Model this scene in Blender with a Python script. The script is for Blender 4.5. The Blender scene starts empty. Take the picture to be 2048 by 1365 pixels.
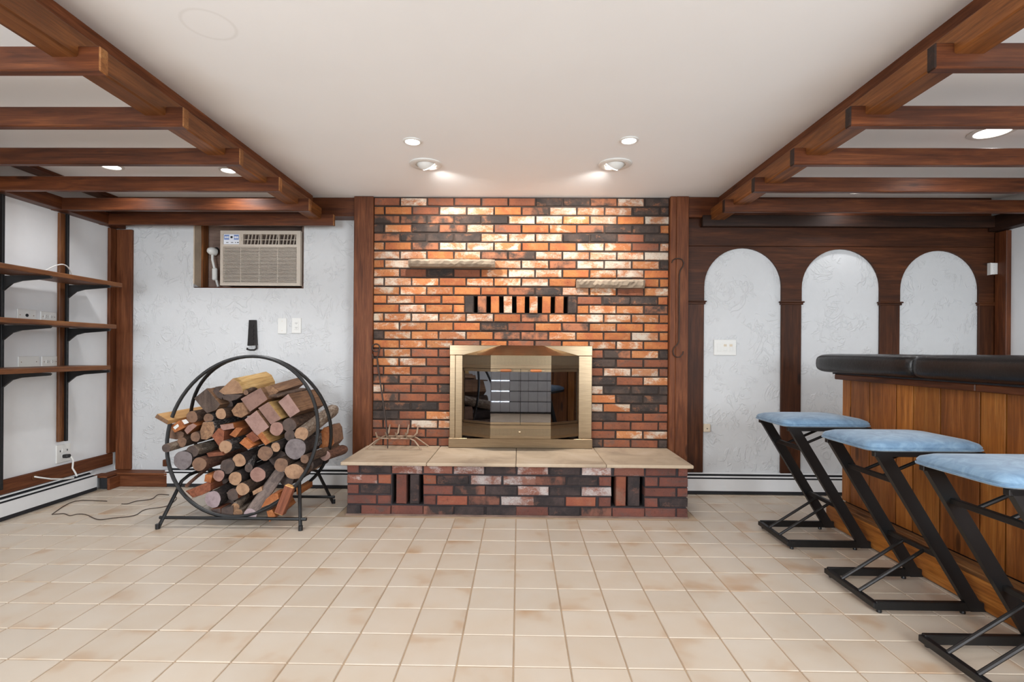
import bpy, bmesh, math, random
from mathutils import Vector, Matrix, Euler
random.seed(7)
scene = bpy.context.scene
COL = scene.collection
W = {}

# ------------------------------------------------------------------ camera, world, exposure
CAM_H, FPX, YAW, ROLL = 1.125, 1033.0, 0.01355, 0.007
cam_d = bpy.data.cameras.new('camera')
cam_d.sensor_width = 36.0
cam_d.lens = FPX / 2048.0 * 36.0
cam_d.shift_y = 20.5 / 2048.0
cam_d.clip_start = 0.05
cam = bpy.data.objects.new('camera', cam_d)
COL.objects.link(cam)
cam.matrix_world = (Matrix.Translation((0, 0, CAM_H)) @ Matrix.Rotation(YAW, 4, 'Z')
                    @ Matrix.Rotation(math.pi / 2, 4, 'X') @ Matrix.Rotation(ROLL, 4, 'Z'))
scene.camera = cam

world = bpy.data.worlds.new('world')
scene.world = world
world.use_nodes = True
world.node_tree.nodes['Background'].inputs[0].default_value = (0.75, 0.85, 1.0, 1)
world.node_tree.nodes['Background'].inputs[1].default_value = 1.0
vs = scene.view_settings
vs.view_transform = 'Standard'
vs.look = 'None'
vs.gamma = 1.0
vs.use_curve_mapping = False
vs.exposure = 0.0

def area_light(name, loc, rot, sx, sy, power, col=(1, 1, 1)):
    d = bpy.data.lights.new(name, 'AREA')
    d.shape = 'RECTANGLE'; d.size = sx; d.size_y = sy
    d.energy = power; d.color = col
    o = bpy.data.objects.new(name, d)
    o.location = loc; o.rotation_euler = rot
    COL.objects.link(o)
    return o
# daylight-coloured fill lights, added before two made-up windows behind the photographer (area light looks along its -Z)
for wx in (-2.1, 2.1):
    area_light('window_daylight', (wx, -1.46, 1.40), (math.pi / 2, 0, 0), 1.5, 1.25, 118, (0.87, 0.94, 1.0))

# ------------------------------------------------------------------ pixel -> world on a plane of depth v / on the floor
def ray(x, y):
    dx, dy = x - 1024.0, y - 703.0
    c, s = math.cos(ROLL), math.sin(ROLL)
    a = (dx * c + dy * s) / FPX
    b = (-dx * s + dy * c) / FPX
    return Vector((a * math.cos(YAW) - math.sin(YAW), math.cos(YAW) + a * math.sin(YAW), -b))
def at(x, y, v):
    r = ray(x, y); k = v / r.y
    return Vector((r.x * k, v, CAM_H + r.z * k))
def atz(x, y, z):
    r = ray(x, y); k = (z - CAM_H) / r.z
    return Vector((r.x * k, r.y * k, z))
def atu(x, y, u):
    r = ray(x, y); k = u / r.x
    return Vector((u, r.y * k, CAM_H + r.z * k))

# ------------------------------------------------------------------ node helpers
def srgb(r, g, b):
    f = lambda c: (c / 255 / 12.92) if c / 255 <= 0.04045 else ((c / 255 + 0.055) / 1.055) ** 2.4
    return (f(r), f(g), f(b), 1)
class NT:
    def __init__(s, name):
        s.m = bpy.data.materials.new(name); s.m.use_nodes = True
        s.t = s.m.node_tree; s.b = s.t.nodes['Principled BSDF']; s.out = s.t.nodes['Material Output']
    def n(s, typ, **kw):
        nd = s.t.nodes.new(typ)
        for k, v in kw.items():
            if hasattr(nd, k): setattr(nd, k, v)
        return nd
    def l(s, a, b): s.t.links.new(a, b)
    def coords(s, scale=(1, 1, 1), rnd=True):
        tc = s.n('ShaderNodeTexCoord')
        mp = s.n('ShaderNodeMapping'); mp.inputs['Scale'].default_value = scale
        if rnd:
            oi = s.n('ShaderNodeObjectInfo')
            ml = s.n('ShaderNodeMath', operation='MULTIPLY'); ml.inputs[1].default_value = 37.0
            s.l(oi.outputs['Random'], ml.inputs[0])
            s.l(ml.outputs[0], mp.inputs['Location'])
        s.l(tc.outputs['Object'], mp.inputs['Vector'])
        return mp.outputs[0]
    def noise(s, vec, scale, detail=4, rough=0.55, dist=0.0):
        nd = s.n('ShaderNodeTexNoise')
        nd.inputs['Scale'].default_value = scale; nd.inputs['Detail'].default_value = detail
        nd.inputs['Roughness'].default_value = rough; nd.inputs['Distortion'].default_value = dist
        s.l(vec, nd.inputs['Vector'])
        return nd.outputs['Fac']
    def ramp(s, fac, stops):
        r = s.n('ShaderNodeValToRGB'); e = r.color_ramp.elements
        while len(e) < len(stops): e.new(0.5)
        for el, (p, c) in zip(e, stops):
            el.position = p; el.color = c if len(c) == 4 else (*c, 1)
        s.l(fac, r.inputs[0])
        return r.outputs['Color']
    def gray(s, fac, stops): return s.ramp(fac, [(p, (v, v, v, 1)) for p, v in stops])
    def mix(s, fac, a, b, mode='MIX'):
        m = s.n('ShaderNodeMix', data_type='RGBA', blend_type=mode)
        for val, k in ((fac, 0), (a, 6), (b, 7)):
            if isinstance(val, (int, float)): m.inputs[k].default_value = val
            elif isinstance(val, tuple): m.inputs[k].default_value = val
            else: s.l(val, m.inputs[k])
        return m.outputs[2]
    def math(s, op, a, b=0.0):
        m = s.n('ShaderNodeMath', operation=op)
        for val, k in ((a, 0), (b, 1)):
            if isinstance(val, (int, float)): m.inputs[k].default_value = val
            else: s.l(val, m.inputs[k])
        return m.outputs[0]
    def bump(s, h, strength=0.3, dist=0.01):
        b = s.n('ShaderNodeBump'); b.inputs['Strength'].default_value = strength; b.inputs['Distance'].default_value = dist
        s.l(h, b.inputs['Height']); s.l(b.outputs[0], s.b.inputs['Normal'])
    def color(s, c):
        if isinstance(c, tuple): s.b.inputs['Base Color'].default_value = c
        else: s.l(c, s.b.inputs['Base Color'])
    def set(s, **kw):
        for k, v in kw.items(): s.b.inputs[k.replace('_', ' ')].default_value = v
        return s.m

def plain(name, col, rough=0.5, metal=0.0, var=0.06, bump=0.0, bscale=60):
    m = NT(name)
    v = m.coords()
    f = m.noise(v, 9, 4)
    lo = tuple(c * (1 - var) for c in col[:3]) + (1,); hi = tuple(min(1, c * (1 + var)) for c in col[:3]) + (1,)
    m.color(m.ramp(f, [(0.3, lo), (0.7, hi)]))
    if bump: m.bump(m.noise(v, bscale, 3), bump, 0.002)
    return m.set(Roughness=rough, Metallic=metal)

def wood(name, dark, mid, light, rough=0.45, stretch=(1.1, 15, 15), knots=True, bump=0.25, spec=0.32):
    m = NT(name)
    v = m.coords(stretch)
    g = m.noise(v, 2.2, 7, 0.62, 0.7)
    c = m.ramp(g, [(0.28, dark), (0.5, mid), (0.72, light)])
    fg = m.noise(m.coords((4, 95, 95)), 1.6, 5, 0.65, 0.4)
    c = m.mix(1.0, c, m.ramp(fg, [(0.32, (0.62, 0.6, 0.58, 1)), (0.56, (1, 1, 1, 1)), (0.72, (1.0, 1.0, 1.0, 1))]), 'MULTIPLY')
    v2 = m.coords((1.3, 3.5, 3.5))
    bl = m.noise(v2, 2.0, 3, 0.5)
    c = m.mix(m.gray(bl, [(0.35, 0.0), (0.7, 0.55)]), c, dark)
    if knots:
        vo = m.n('ShaderNodeTexVoronoi'); vo.inputs['Scale'].default_value = 2.1
        m.l(m.coords((0.9, 3.2, 3.2)), vo.inputs['Vector'])
        k = m.gray(vo.outputs['Distance'], [(0.0, 1.0), (0.085, 0.75), (0.12, 0.0)])
        c = m.mix(k, c, tuple(x * 0.45 for x in dark[:3]) + (1,))
    oi = m.n('ShaderNodeObjectInfo')
    hs = m.n('ShaderNodeHueSaturation')
    mr = m.n('ShaderNodeMapRange'); mr.inputs[3].default_value = 0.82; mr.inputs[4].default_value = 1.18
    m.l(oi.outputs['Random'], mr.inputs[0]); m.l(mr.outputs[0], hs.inputs['Value']); m.l(c, hs.inputs['Color'])
    m.color(hs.outputs[0])
    m.bump(g, bump, 0.003)
    m.b.inputs['Specular IOR Level'].default_value = spec
    return m.set(Roughness=rough)

def rings(name, c1, c2, dark, rough=0.8, off=(0.0, 0.0)):
    # sawn log end: growth rings about the log's own axis (local X)
    m = NT(name)
    v = m.coords((1, 1, 1), rnd=False)
    sp = m.n('ShaderNodeSeparateXYZ'); m.l(v, sp.inputs[0])
    d = m.math('SQRT', m.math('ADD', m.math('POWER', m.math('ADD', sp.outputs[1], off[0]), 2), m.math('POWER', m.math('ADD', sp.outputs[2], off[1]), 2)))
    nz = m.noise(m.coords((3, 12, 12)), 2.0, 4)
    d2 = m.math('ADD', m.math('MULTIPLY', d, 1100 if off == (0.0, 0.0) else 800), m.math('MULTIPLY', nz, 26))
    r = m.math('SINE', d2)
    c = m.ramp(r, [(0.0, tuple(p * .65 + q * .35 for p, q in zip(c1, c2))), (1.0, tuple(p * .35 + q * .65 for p, q in zip(c1, c2)))])
    crk = m.n('ShaderNodeTexVoronoi', feature='DISTANCE_TO_EDGE'); crk.inputs['Scale'].default_value = 26.0
    m.l(m.coords((1, 1, 1)), crk.inputs['Vector'])
    c = m.mix(m.gray(crk.outputs['Distance'], [(0.0, 0.22), (0.03, 0.0)]), c, tuple(x * .35 for x in dark[:3]) + (1,))
    blot = m.noise(m.coords((6, 6, 6)), 3, 5, 0.65)
    c = m.mix(m.gray(blot, [(0.45, 0.0), (0.72, 0.75)]), c, dark)
    core = m.gray(d, [(0.0, 0.5), (0.012, 0.0)])
    c = m.mix(core, c, dark)
    m.color(c); m.bump(blot, 0.4, 0.004)
    return m.set(Roughness=rough)

def bark(name, c1, c2, c3, scale=1.0, bump=1.0):
    m = NT(name)
    v = m.coords((9 * scale, 24 * scale, 24 * scale))
    f = m.noise(v, 2.4, 9, 0.74, 0.9)
    m.color(m.ramp(f, [(0.32, c1), (0.5, c2), (0.68, c3)]))
    m.bump(f, bump, 0.02)
    return m.set(Roughness=0.9)

def brickmat(name, base, alt, spot=None, spot_rng=(0.5, 0.62), alt_rng=(0.42, 0.6), speck=None):
    m = NT(name)
    v = m.coords()
    big = m.noise(v, 7, 5, 0.6, 0.3)
    c = m.ramp(big, [(alt_rng[0], base), (alt_rng[1], alt)])
    if spot:
        v2 = m.coords((1, 1, 1.6))
        mask = m.math('ADD', m.math('MULTIPLY', m.noise(v2, 8, 3, 0.5, 0.6), 0.6), m.math('MULTIPLY', m.noise(v2, 48, 6, 0.7, 1.2), 0.4))
        c = m.mix(m.gray(mask, [(spot_rng[0], 0.0), (spot_rng[1], 1.0)]), c, spot)
    fine = m.noise(v, 55, 6, 0.7)
    c = m.mix(m.gray(fine, [(0.56, 0.0), (0.7, 0.55)]), c, speck or srgb(60, 42, 34))
    oi = m.n('ShaderNodeObjectInfo')
    hs = m.n('ShaderNodeHueSaturation')
    mr = m.n('ShaderNodeMapRange'); mr.inputs[3].default_value = 0.66; mr.inputs[4].default_value = 0.96
    m.l(oi.outputs['Random'], mr.inputs[0]); m.l(mr.outputs[0], hs.inputs['Value']); m.l(c, hs.inputs['Color'])
    m.color(hs.outputs[0])
    m.bump(m.noise(v, 34, 8, 0.78, 0.5), 1.0, 0.009)
    return m.set(Roughness=0.85)

# ------------------------------------------------------------------ materials
M = {}
def stucco(name, col):
    m = NT(name)
    v = m.coords(rnd=False)
    st = m.noise(m.coords((1, 1, 1), rnd=False), 4.8, 2.5, 0.5, 2.2)
    ridge = m.gray(st, [(0.455, 0.0), (0.495, 1.0), (0.505, 1.0), (0.53, 0.0)])
    st2 = m.noise(m.coords((1.5, 1, 0.8), rnd=False), 8.0, 2, 0.5, 2.6)
    ridge2 = m.gray(st2, [(0.56, 0.0), (0.60, 1.0), (0.61, 1.0), (0.63, 0.0)])
    mask = m.gray(m.noise(v, 7, 2), [(0.47, 0.0), (0.56, 1.0)])
    fine = m.noise(v, 14, 5, 0.6, 0.6)
    h = m.math('ADD', m.math('MULTIPLY', m.math('MAXIMUM', ridge, ridge2), mask), m.math('MULTIPLY', fine, 0.45))
    m.color(m.ramp(fine, [(0.3, tuple(c * 0.97 for c in col[:3]) + (1,)), (0.7, col)]))
    m.bump(h, 0.45, 0.009)
    return m.set(Roughness=0.75)
M['stucco'] = stucco('white_stucco', srgb(207, 208, 209))
M['white_wall'] = plain('white_painted_wall', srgb(226, 227, 228), 0.6, var=0.02)
M['dim_wall'] = plain('grey_painted_wall', srgb(214, 211, 205), 0.7, var=0.03)
def ceiling_mat():
    m = NT('ceiling_paint')
    v = m.coords(rnd=False)
    f = m.noise(v, 1.6, 4, 0.5)
    c = m.ramp(f, [(0.3, srgb(243, 244, 245)), (0.7, srgb(246, 247, 248))])
    p = atz(418, 50, 2.356)
    sp = m.n('ShaderNodeSeparateXYZ'); m.l(v, sp.inputs[0])
    dx = m.math('SUBTRACT', sp.outputs[0], p.x); dy = m.math('SUBTRACT', sp.outputs[1], p.y)
    d = m.math('SQRT', m.math('ADD', m.math('POWER', dx, 2), m.math('POWER', dy, 2)))
    ring = m.gray(d, [(0.083, 0.0), (0.09, 1.0), (0.096, 1.0), (0.10, 0.0)])
    c = m.mix(m.math('MULTIPLY', ring, 0.15), c, srgb(190, 187, 180))
    m.color(c); m.bump(m.noise(v, 30, 3), 0.05, 0.002)
    return m.set(Roughness=0.85)
M['ceiling'] = ceiling_mat()
M['grout'] = plain('tan_grout', srgb(176, 152, 126), 0.9, var=0.12)
def tile_mat():
    m = NT('cream_tile')
    v = m.coords()
    f = m.noise(v, 4.6, 2.5, 0.5, 0.2)
    c = m.ramp(f, [(0.34, srgb(200, 187, 171)), (0.58, srgb(197, 181, 162)), (0.76, srgb(180, 148, 117))])
    oi = m.n('ShaderNodeObjectInfo'); hs = m.n('ShaderNodeHueSaturation')
    mr = m.n('ShaderNodeMapRange'); mr.inputs[3].default_value = 0.96; mr.inputs[4].default_value = 1.03
    m.l(oi.outputs['Random'], mr.inputs[0]); m.l(mr.outputs[0], hs.inputs['Value']); m.l(c, hs.inputs['Color'])
    m.color(hs.outputs[0])
    m.bump(m.noise(v, 18, 3), 0.06, 0.002)
    return m.set(Roughness=0.33)
M['tile'] = tile_mat()
M['beam'] = wood('dark_stained_wood', srgb(62, 31, 16), srgb(98, 52, 27), srgb(128, 74, 40), 0.42)
M['beam_warm'] = wood('warm_stained_wood', srgb(92, 52, 24), srgb(136, 82, 39), srgb(166, 106, 56), 0.45)
M['beam_black'] = wood('blackened_wood', srgb(26, 16, 11), srgb(46, 26, 17), srgb(66, 40, 26), 0.5)
M['arcade'] = wood('arcade_wood', srgb(46, 23, 11), srgb(72, 38, 18), srgb(96, 54, 28), 0.5, spec=0.25)
M['post'] = wood('post_wood', srgb(76, 40, 21), srgb(110, 62, 35), srgb(136, 84, 52), 0.55, spec=0.25)
M['endgrain'] = wood('pale_end_grain', srgb(110, 66, 34), srgb(156, 104, 60), srgb(186, 138, 88), 0.7, (15, 6, 6), False)
M['bar_plank_dark'] = wood('bar_plank_wood_dark', srgb(104, 58, 25), srgb(146, 86, 38), srgb(170, 108, 54), 0.42)
M['bar_plank'] = wood('bar_plank_wood', srgb(126, 72, 28), srgb(172, 106, 44), srgb(198, 134, 66), 0.42)
M['bar_toe'] = wood('bar_toe_wood', srgb(92, 58, 32), srgb(136, 90, 50), srgb(168, 124, 78), 0.6)
M['shelf'] = wood('shelf_wood', srgb(78, 44, 24), srgb(112, 68, 36), srgb(140, 92, 52), 0.45)
M['plywood'] = wood('mauve_plywood', srgb(128, 104, 94), srgb(146, 122, 110), srgb(158, 134, 120), 0.8, (1, 6, 6), False)
M['drywall'] = plain('torn_wallboard', srgb(196, 178, 156), 0.9, var=0.15, bump=0.6)
M['black'] = plain('black_painted_steel', srgb(15, 15, 16), 0.42, 0.0, 0.2)
M['black_iron'] = plain('black_iron', srgb(44, 41, 40), 0.42, 0.6, 0.2, 0.2)
M['rust_iron'] = plain('worn_iron', srgb(150, 128, 108), 0.55, 0.5, 0.3, 0.3)
M['dark_iron'] = plain('dark_wrought_iron', srgb(60, 48, 42), 0.55, 0.5, 0.3, 0.3)
M['white_metal'] = plain('white_enamelled_steel', srgb(226, 227, 228), 0.35, 0.0, 0.02)
M['slot'] = plain('dark_slot', srgb(30, 30, 34), 0.7)
M['plastic_white'] = plain('white_plastic', srgb(222, 221, 217), 0.4, 0, 0.02)
M['plastic_beige'] = plain('beige_plastic', srgb(205, 190, 168), 0.45, 0, 0.03)
M['ac_plastic'] = plain('aged_white_plastic', srgb(192, 180, 166), 0.45, 0, 0.04)
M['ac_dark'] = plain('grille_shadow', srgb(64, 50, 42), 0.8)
M['blue_panel'] = plain('blue_control_print', srgb(118, 140, 190), 0.4)
M['white_print'] = plain('white_print', srgb(225, 228, 235), 0.5)
M['black_plastic'] = plain('black_plastic', srgb(22, 22, 24), 0.4)
M['wire'] = plain('brown_wire', srgb(62, 48, 40), 0.5)
M['mortar'] = plain('dark_mortar', srgb(56, 45, 39), 0.95, var=0.3, bump=0.8, bscale=90)
M['mortar_hearth'] = plain('black_mortar', srgb(52, 46, 48), 0.95, var=0.3, bump=0.8, bscale=90)
M['mortar_base'] = plain('mortar_smear', srgb(120, 98, 86), 0.95, var=0.3, bump=0.8, bscale=90)
M['soot'] = plain('firebox_soot', srgb(22, 20, 19), 0.9, var=0.3)
B = {
 'O': brickmat('brick_orange', srgb(190, 118, 66), srgb(174, 98, 58), srgb(200, 142, 94), (0.54, 0.64)),
 'R': brickmat('brick_red', srgb(138, 82, 58), srgb(156, 92, 62), srgb(124, 88, 72), (0.52, 0.62)),
 'D': brickmat('brick_charred', srgb(56, 47, 43), srgb(84, 68, 60), srgb(138, 92, 66), (0.55, 0.63), speck=srgb(34, 28, 26)),
 'M': brickmat('brick_part_charred', srgb(74, 61, 54), srgb(170, 108, 76), None, alt_rng=(0.42, 0.56)),
 'W': brickmat('brick_whitewashed', srgb(182, 116, 76), srgb(196, 138, 98), srgb(216, 200, 182), (0.43, 0.57)),
 'w': brickmat('brick_half_whitewashed', srgb(186, 112, 66), srgb(194, 128, 80), srgb(214, 196, 174), (0.49, 0.61)),
}
B_SHADED = {  # darker, redder copies for the hearth: its weaker light is in the colour
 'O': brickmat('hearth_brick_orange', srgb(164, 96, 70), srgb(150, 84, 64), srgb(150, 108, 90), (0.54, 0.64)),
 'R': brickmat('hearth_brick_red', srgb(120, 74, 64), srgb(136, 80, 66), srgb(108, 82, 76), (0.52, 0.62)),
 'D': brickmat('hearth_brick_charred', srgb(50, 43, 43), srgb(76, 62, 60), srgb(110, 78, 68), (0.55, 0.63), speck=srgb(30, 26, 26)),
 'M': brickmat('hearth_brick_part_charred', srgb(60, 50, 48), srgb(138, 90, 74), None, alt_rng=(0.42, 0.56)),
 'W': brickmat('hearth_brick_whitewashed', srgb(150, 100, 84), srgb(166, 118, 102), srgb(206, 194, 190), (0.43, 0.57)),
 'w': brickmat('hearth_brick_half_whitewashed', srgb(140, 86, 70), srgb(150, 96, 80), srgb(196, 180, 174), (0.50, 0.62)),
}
def stone_mat():
    m = NT('bluestone')
    v = m.coords()
    f = m.noise(v, 3.2, 7, 0.6, 0.8)
    m.color(m.ramp(f, [(0.3, srgb(152, 134, 114)), (0.5, srgb(178, 158, 134)), (0.7, srgb(190, 172, 150))]))
    m.bump(f, 0.35, 0.008)
    return m.set(Roughness=0.7)
M['stone'] = stone_mat()
M['rough_stone'] = plain('rough_cut_stone', srgb(146, 130, 112), 0.9, var=0.25, bump=1.0, bscale=22)
def brass_mat():
    m = NT('brushed_brass')
    v = m.coords((3, 3, 90))
    f = m.noise(v, 3, 4)
    m.color(m.ramp(f, [(0.3, srgb(132, 114, 92)), (0.7, srgb(154, 135, 109))]))
    m.b.inputs['Roughness'].default_value = 0.28
    return m.set(Metallic=1.0)
M['brass'] = brass_mat()
def perf_mat():
    m = NT('perforated_brass')
    v = m.coords((1, 1, 1), rnd=False)
    sp = m.n('ShaderNodeSeparateXYZ'); m.l(v, sp.inputs[0])
    a = m.math('SINE', m.math('MULTIPLY', m.math('ADD', sp.outputs[0], sp.outputs[2]), 520))
    b = m.math('SINE', m.math('MULTIPLY', m.math('SUBTRACT', sp.outputs[0], sp.outputs[2]), 520))
    h = m.math('MULTIPLY', a, b)
    k = m.gray(h, [(0.0, 0.0), (0.12, 1.0)])
    m.color(m.mix(k, srgb(160, 140, 110), srgb(44, 36, 30)))
    inv = m.math('SUBTRACT', 1.0, k)
    m.l(inv, m.b.inputs['Metallic'])
    return m.set(Roughness=0.3)
M['perf'] = perf_mat()
def glass_mat():
    m = NT('smoked_glass')
    tr = m.n('ShaderNodeBsdfTransparent'); tr.inputs[0].default_value = (0.35, 0.33, 0.31, 1)
    gl = m.n('ShaderNodeBsdfGlossy'); gl.inputs['Roughness'].default_value = 0.02
    gl.inputs['Color'].default_value = (0.8, 0.85, 0.95, 1)
    mx = m.n('ShaderNodeMixShader'); mx.inputs[0].default_value = 0.30
    m.l(tr.outputs[0], mx.inputs[1]); m.l(gl.outputs[0], mx.inputs[2]); m.l(mx.outputs[0], m.out.inputs[0])
    return m.m
M['glass'] = glass_mat()
def suede_mat():
    m = NT('blue_suede')
    v = m.coords()
    f = m.noise(v, 14, 5, 0.65, 1.0)
    m.color(m.ramp(f, [(0.3, srgb(84, 114, 142)), (0.5, srgb(104, 135, 162)), (0.7, srgb(128, 157, 180))]))
    m.bump(m.noise(v, 90, 3), 0.15, 0.002)
    m.b.inputs['Sheen Weight'].default_value = 0.3
    return m.set(Roughness=0.85)
M['suede'] = suede_mat()
def leather_mat():
    m = NT('black_vinyl')
    v = m.coords()
    m.color(m.ramp(m.noise(v, 8, 3), [(0.3, srgb(20, 19, 20)), (0.7, srgb(34, 32, 32))]))
    m.bump(m.noise(v, 60, 5, 0.65, 1.2), 0.35, 0.004)
    return m.set(Roughness=0.28)
M['vinyl'] = leather_mat()
def emit(name, col, s):
    m = NT(name)
    m.b.inputs['Emission Color'].default_value = col; m.b.inputs['Emission Strength'].default_value = s
    return m.set(Roughness=0.4)
M['lamp'] = emit('lit_lamp', (1, 0.97, 0.92, 1), 9.0)
M['slit'] = emit('daylit_gap', (0.85, 0.92, 1, 1), 14.0)
# firewood
E = {
 'tan': rings('end_tan', srgb(178, 142, 112), srgb(150, 114, 86), srgb(112, 80, 60)),
 'brown': rings('end_brown', srgb(138, 106, 84), srgb(110, 80, 62), srgb(76, 56, 46)),
 'grey': rings('end_grey', srgb(132, 122, 122), srgb(104, 94, 94), srgb(76, 66, 66)),
 'dark': rings('end_dark', srgb(92, 76, 68), srgb(74, 60, 55), srgb(50, 42, 40)),
 'mauve': rings('end_mauve', srgb(160, 124, 112), srgb(142, 106, 94), srgb(116, 84, 74)),
 'pink': rings('end_pink', srgb(168, 136, 126), srgb(150, 118, 108), srgb(124, 92, 82)),
 'lav': rings('end_lavender', srgb(166, 148, 150), srgb(142, 124, 126), srgb(116, 98, 100)),
 'tan_b': rings('split_end_tan', srgb(172, 136, 106), srgb(146, 110, 82), srgb(116, 84, 62), off=(.05, .09)),
 'mauve_b': rings('split_end_mauve', srgb(146, 114, 102), srgb(128, 96, 85), srgb(104, 76, 66), off=(.10, .05)),
 'pink_b': rings('split_end_pink', srgb(164, 132, 122), srgb(146, 114, 104), srgb(122, 90, 80), off=(-.08, .10)),
 'pine': wood('lumber_pine', srgb(198, 144, 84), srgb(220, 172, 112), srgb(232, 190, 132), 0.6, (1.1, 12, 12)),
 'orange': wood('lumber_orange', srgb(134, 76, 42), srgb(172, 104, 58), srgb(196, 134, 84), 0.6),
 'red': wood('lumber_red', srgb(104, 58, 40), srgb(138, 82, 58), srgb(160, 102, 74), 0.7),
 'yellow': wood('split_yellow', srgb(188, 146, 88), srgb(216, 178, 116), srgb(232, 200, 144), 0.7, (1.5, 25, 25), False),
 'weather': wood('split_weathered', srgb(104, 78, 60), srgb(142, 108, 82), srgb(176, 138, 104), 0.8, (1.5, 22, 22), False, 0.6),
 'greyblock': wood('split_grey', srgb(60, 50, 45), srgb(86, 72, 64), srgb(110, 94, 84), 0.85, (14, 14, 2), False, 0.6),
}
K = {
 'dark': bark('bark_dark', srgb(34, 27, 26), srgb(62, 50, 46), srgb(96, 80, 72)),
 'brown': bark('bark_brown', srgb(52, 38, 30), srgb(96, 72, 56), srgb(136, 108, 86)),
 'birch': bark('bark_birch', srgb(74, 62, 54), srgb(142, 122, 104), srgb(206, 194, 178)),
 'mott': bark('bark_mottled', srgb(30, 27, 28), srgb(76, 68, 66), srgb(206, 196, 188), 1.4),
 'red': bark('bark_red', srgb(66, 42, 34), srgb(116, 78, 60), srgb(154, 110, 84)),
 'drift': bark('bark_drift', srgb(74, 64, 60), srgb(108, 94, 88), srgb(140, 122, 112), 0.6, 0.4),
}
# ------------------------------------------------------------------ geometry helpers
def reg(o, mat4, parent=None):
    COL.objects.link(o)
    W[o.name] = mat4
    if parent is not None:
        o.parent = parent
        o.matrix_basis = W[parent.name].inverted() @ mat4
    else:
        o.matrix_basis = mat4
    return o
def thing(name, label, cat, loc=(0, 0, 0), group=None, kind=None):
    o = bpy.data.objects.new(name, None)
    o.empty_display_size = 0.1
    reg(o, Matrix.Translation(loc))
    return tag(o, label, cat, group, kind)
def tag(o, label=None, cat=None, group=None, kind=None):
    if label: o['label'] = label
    if cat: o['category'] = cat
    if group: o['group'] = group
    if kind: o['kind'] = kind
    return o
class MB:
    def __init__(s): s.v = []; s.f = []; s.mi = []
    def add(s, vs, fs, mi=0):
        b = len(s.v); s.v += [Vector(p) for p in vs]
        s.f += [[b + i for i in f] for f in fs]; s.mi += [mi] * len(fs)
        return s
    def box(s, a, b, c=0.0, mi=0):
        x0, y0, z0 = [min(p, q) for p, q in zip(a, b)]; x1, y1, z1 = [max(p, q) for p, q in zip(a, b)]
        if c <= 0:
            v = [(x0,y0,z0),(x1,y0,z0),(x1,y1,z0),(x0,y1,z0),(x0,y0,z1),(x1,y0,z1),(x1,y1,z1),(x0,y1,z1)]
            return s.add(v, [(0,3,2,1),(4,5,6,7),(0,1,5,4),(1,2,6,5),(2,3,7,6),(3,0,4,7)], mi)
        c = min(c, (x1-x0)*.49, (y1-y0)*.49, (z1-z0)*.49)
        vs, idx = [], {}
        for ix, X in ((0, x0), (1, x1)):
            for iy, Y in ((0, y0), (1, y1)):
                for iz, Z in ((0, z0), (1, z1)):
                    sx = c if ix == 0 else -c; sy = c if iy == 0 else -c; sz = c if iz == 0 else -c
                    for ax, p in enumerate(((X, Y+sy, Z+sz), (X+sx, Y, Z+sz), (X+sx, Y+sy, Z))):
                        idx[(ix, iy, iz, ax)] = len(vs); vs.append(p)
        fs = []
        g = lambda *k: idx[k]
        for k in (0, 1):
            q = [(0,0),(1,0),(1,1),(0,1)]
            fs.append([g(k, a, b, 0) for a, b in (q if k else q[::-1])])
            fs.append([g(a, k, b, 1) for a, b in (q[::-1] if k else q)])
            fs.append([g(a, b, k, 2) for a, b in (q if k else q[::-1])])
        for a in (0, 1):
            for b in (0, 1):
                fs.append([g(a, b, 0, 0), g(a, b, 1, 0), g(a, b, 1, 1), g(a, b, 0, 1)])
                fs.append([g(a, 0, b, 0), g(a, 1, b, 0), g(a, 1, b, 2), g(a, 0, b, 2)])
                fs.append([g(0, a, b, 1), g(1, a, b, 1), g(1, a, b, 2), g(0, a, b, 2)])
                for d in (0, 1): fs.append([g(a, b, d, 0), g(a, b, d, 1), g(a, b, d, 2)])
        return s.add(vs, fs, mi)
    def prism(s, poly, fa, fb, mi=0, cap=None):
        # poly: list of 2d points; fa, fb map a 2d point to the two end loops
        n = len(poly); cap = mi if cap is None else cap
        A = [fa(p) for p in poly]; Bq = [fb(p) for p in poly]
        s.add(A + Bq, [(i, (i+1) % n, n + (i+1) % n, n + i) for i in range(n)], mi)
        s.add(A, [list(range(n))[::-1]], cap); s.add(Bq, [list(range(n))], cap)
        return s
    def loft(s, loops, mi=0, cap=None, closed=False):
        n = len(loops[0]); vs = [p for l in loops for p in l]; fs = []
        for k in range(len(loops) - (0 if closed else 1)):
            k2 = (k + 1) % len(loops)
            for i in range(n): fs.append((k*n+i, k*n+(i+1) % n, k2*n+(i+1) % n, k2*n+i))
        s.add(vs, fs, mi)
        if not closed:
            cap = mi if cap is None else cap
            s.add(loops[0], [list(range(n))[::-1]], cap); s.add(loops[-1], [list(range(n))], cap)
        return s
    def tube(s, pts, r, n=8, closed=False, mi=0):
        pts = [Vector(p) for p in pts]; L = len(pts); loops = []; prev = None
        for i, p in enumerate(pts):
            if closed: t = pts[(i+1) % L] - pts[i-1]
            else: t = pts[min(i+1, L-1)] - pts[max(i-1, 0)]
            t.normalize()
            if prev is None:
                a = Vector((0, 0, 1)) if abs(t.z) < 0.9 else Vector((1, 0, 0))
                nrm = (a - t * a.dot(t)).normalized()
            else:
                nrm = (prev - t * prev.dot(t)).normalized()
            prev = nrm; bn = t.cross(nrm)
            rr = r[i] if isinstance(r, (list, tuple)) else r
            loops.append([p + (nrm * math.cos(2*math.pi*k/n) + bn * math.sin(2*math.pi*k/n)) * rr for k in range(n)])
        return s.loft(loops, mi, closed=closed)
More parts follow.
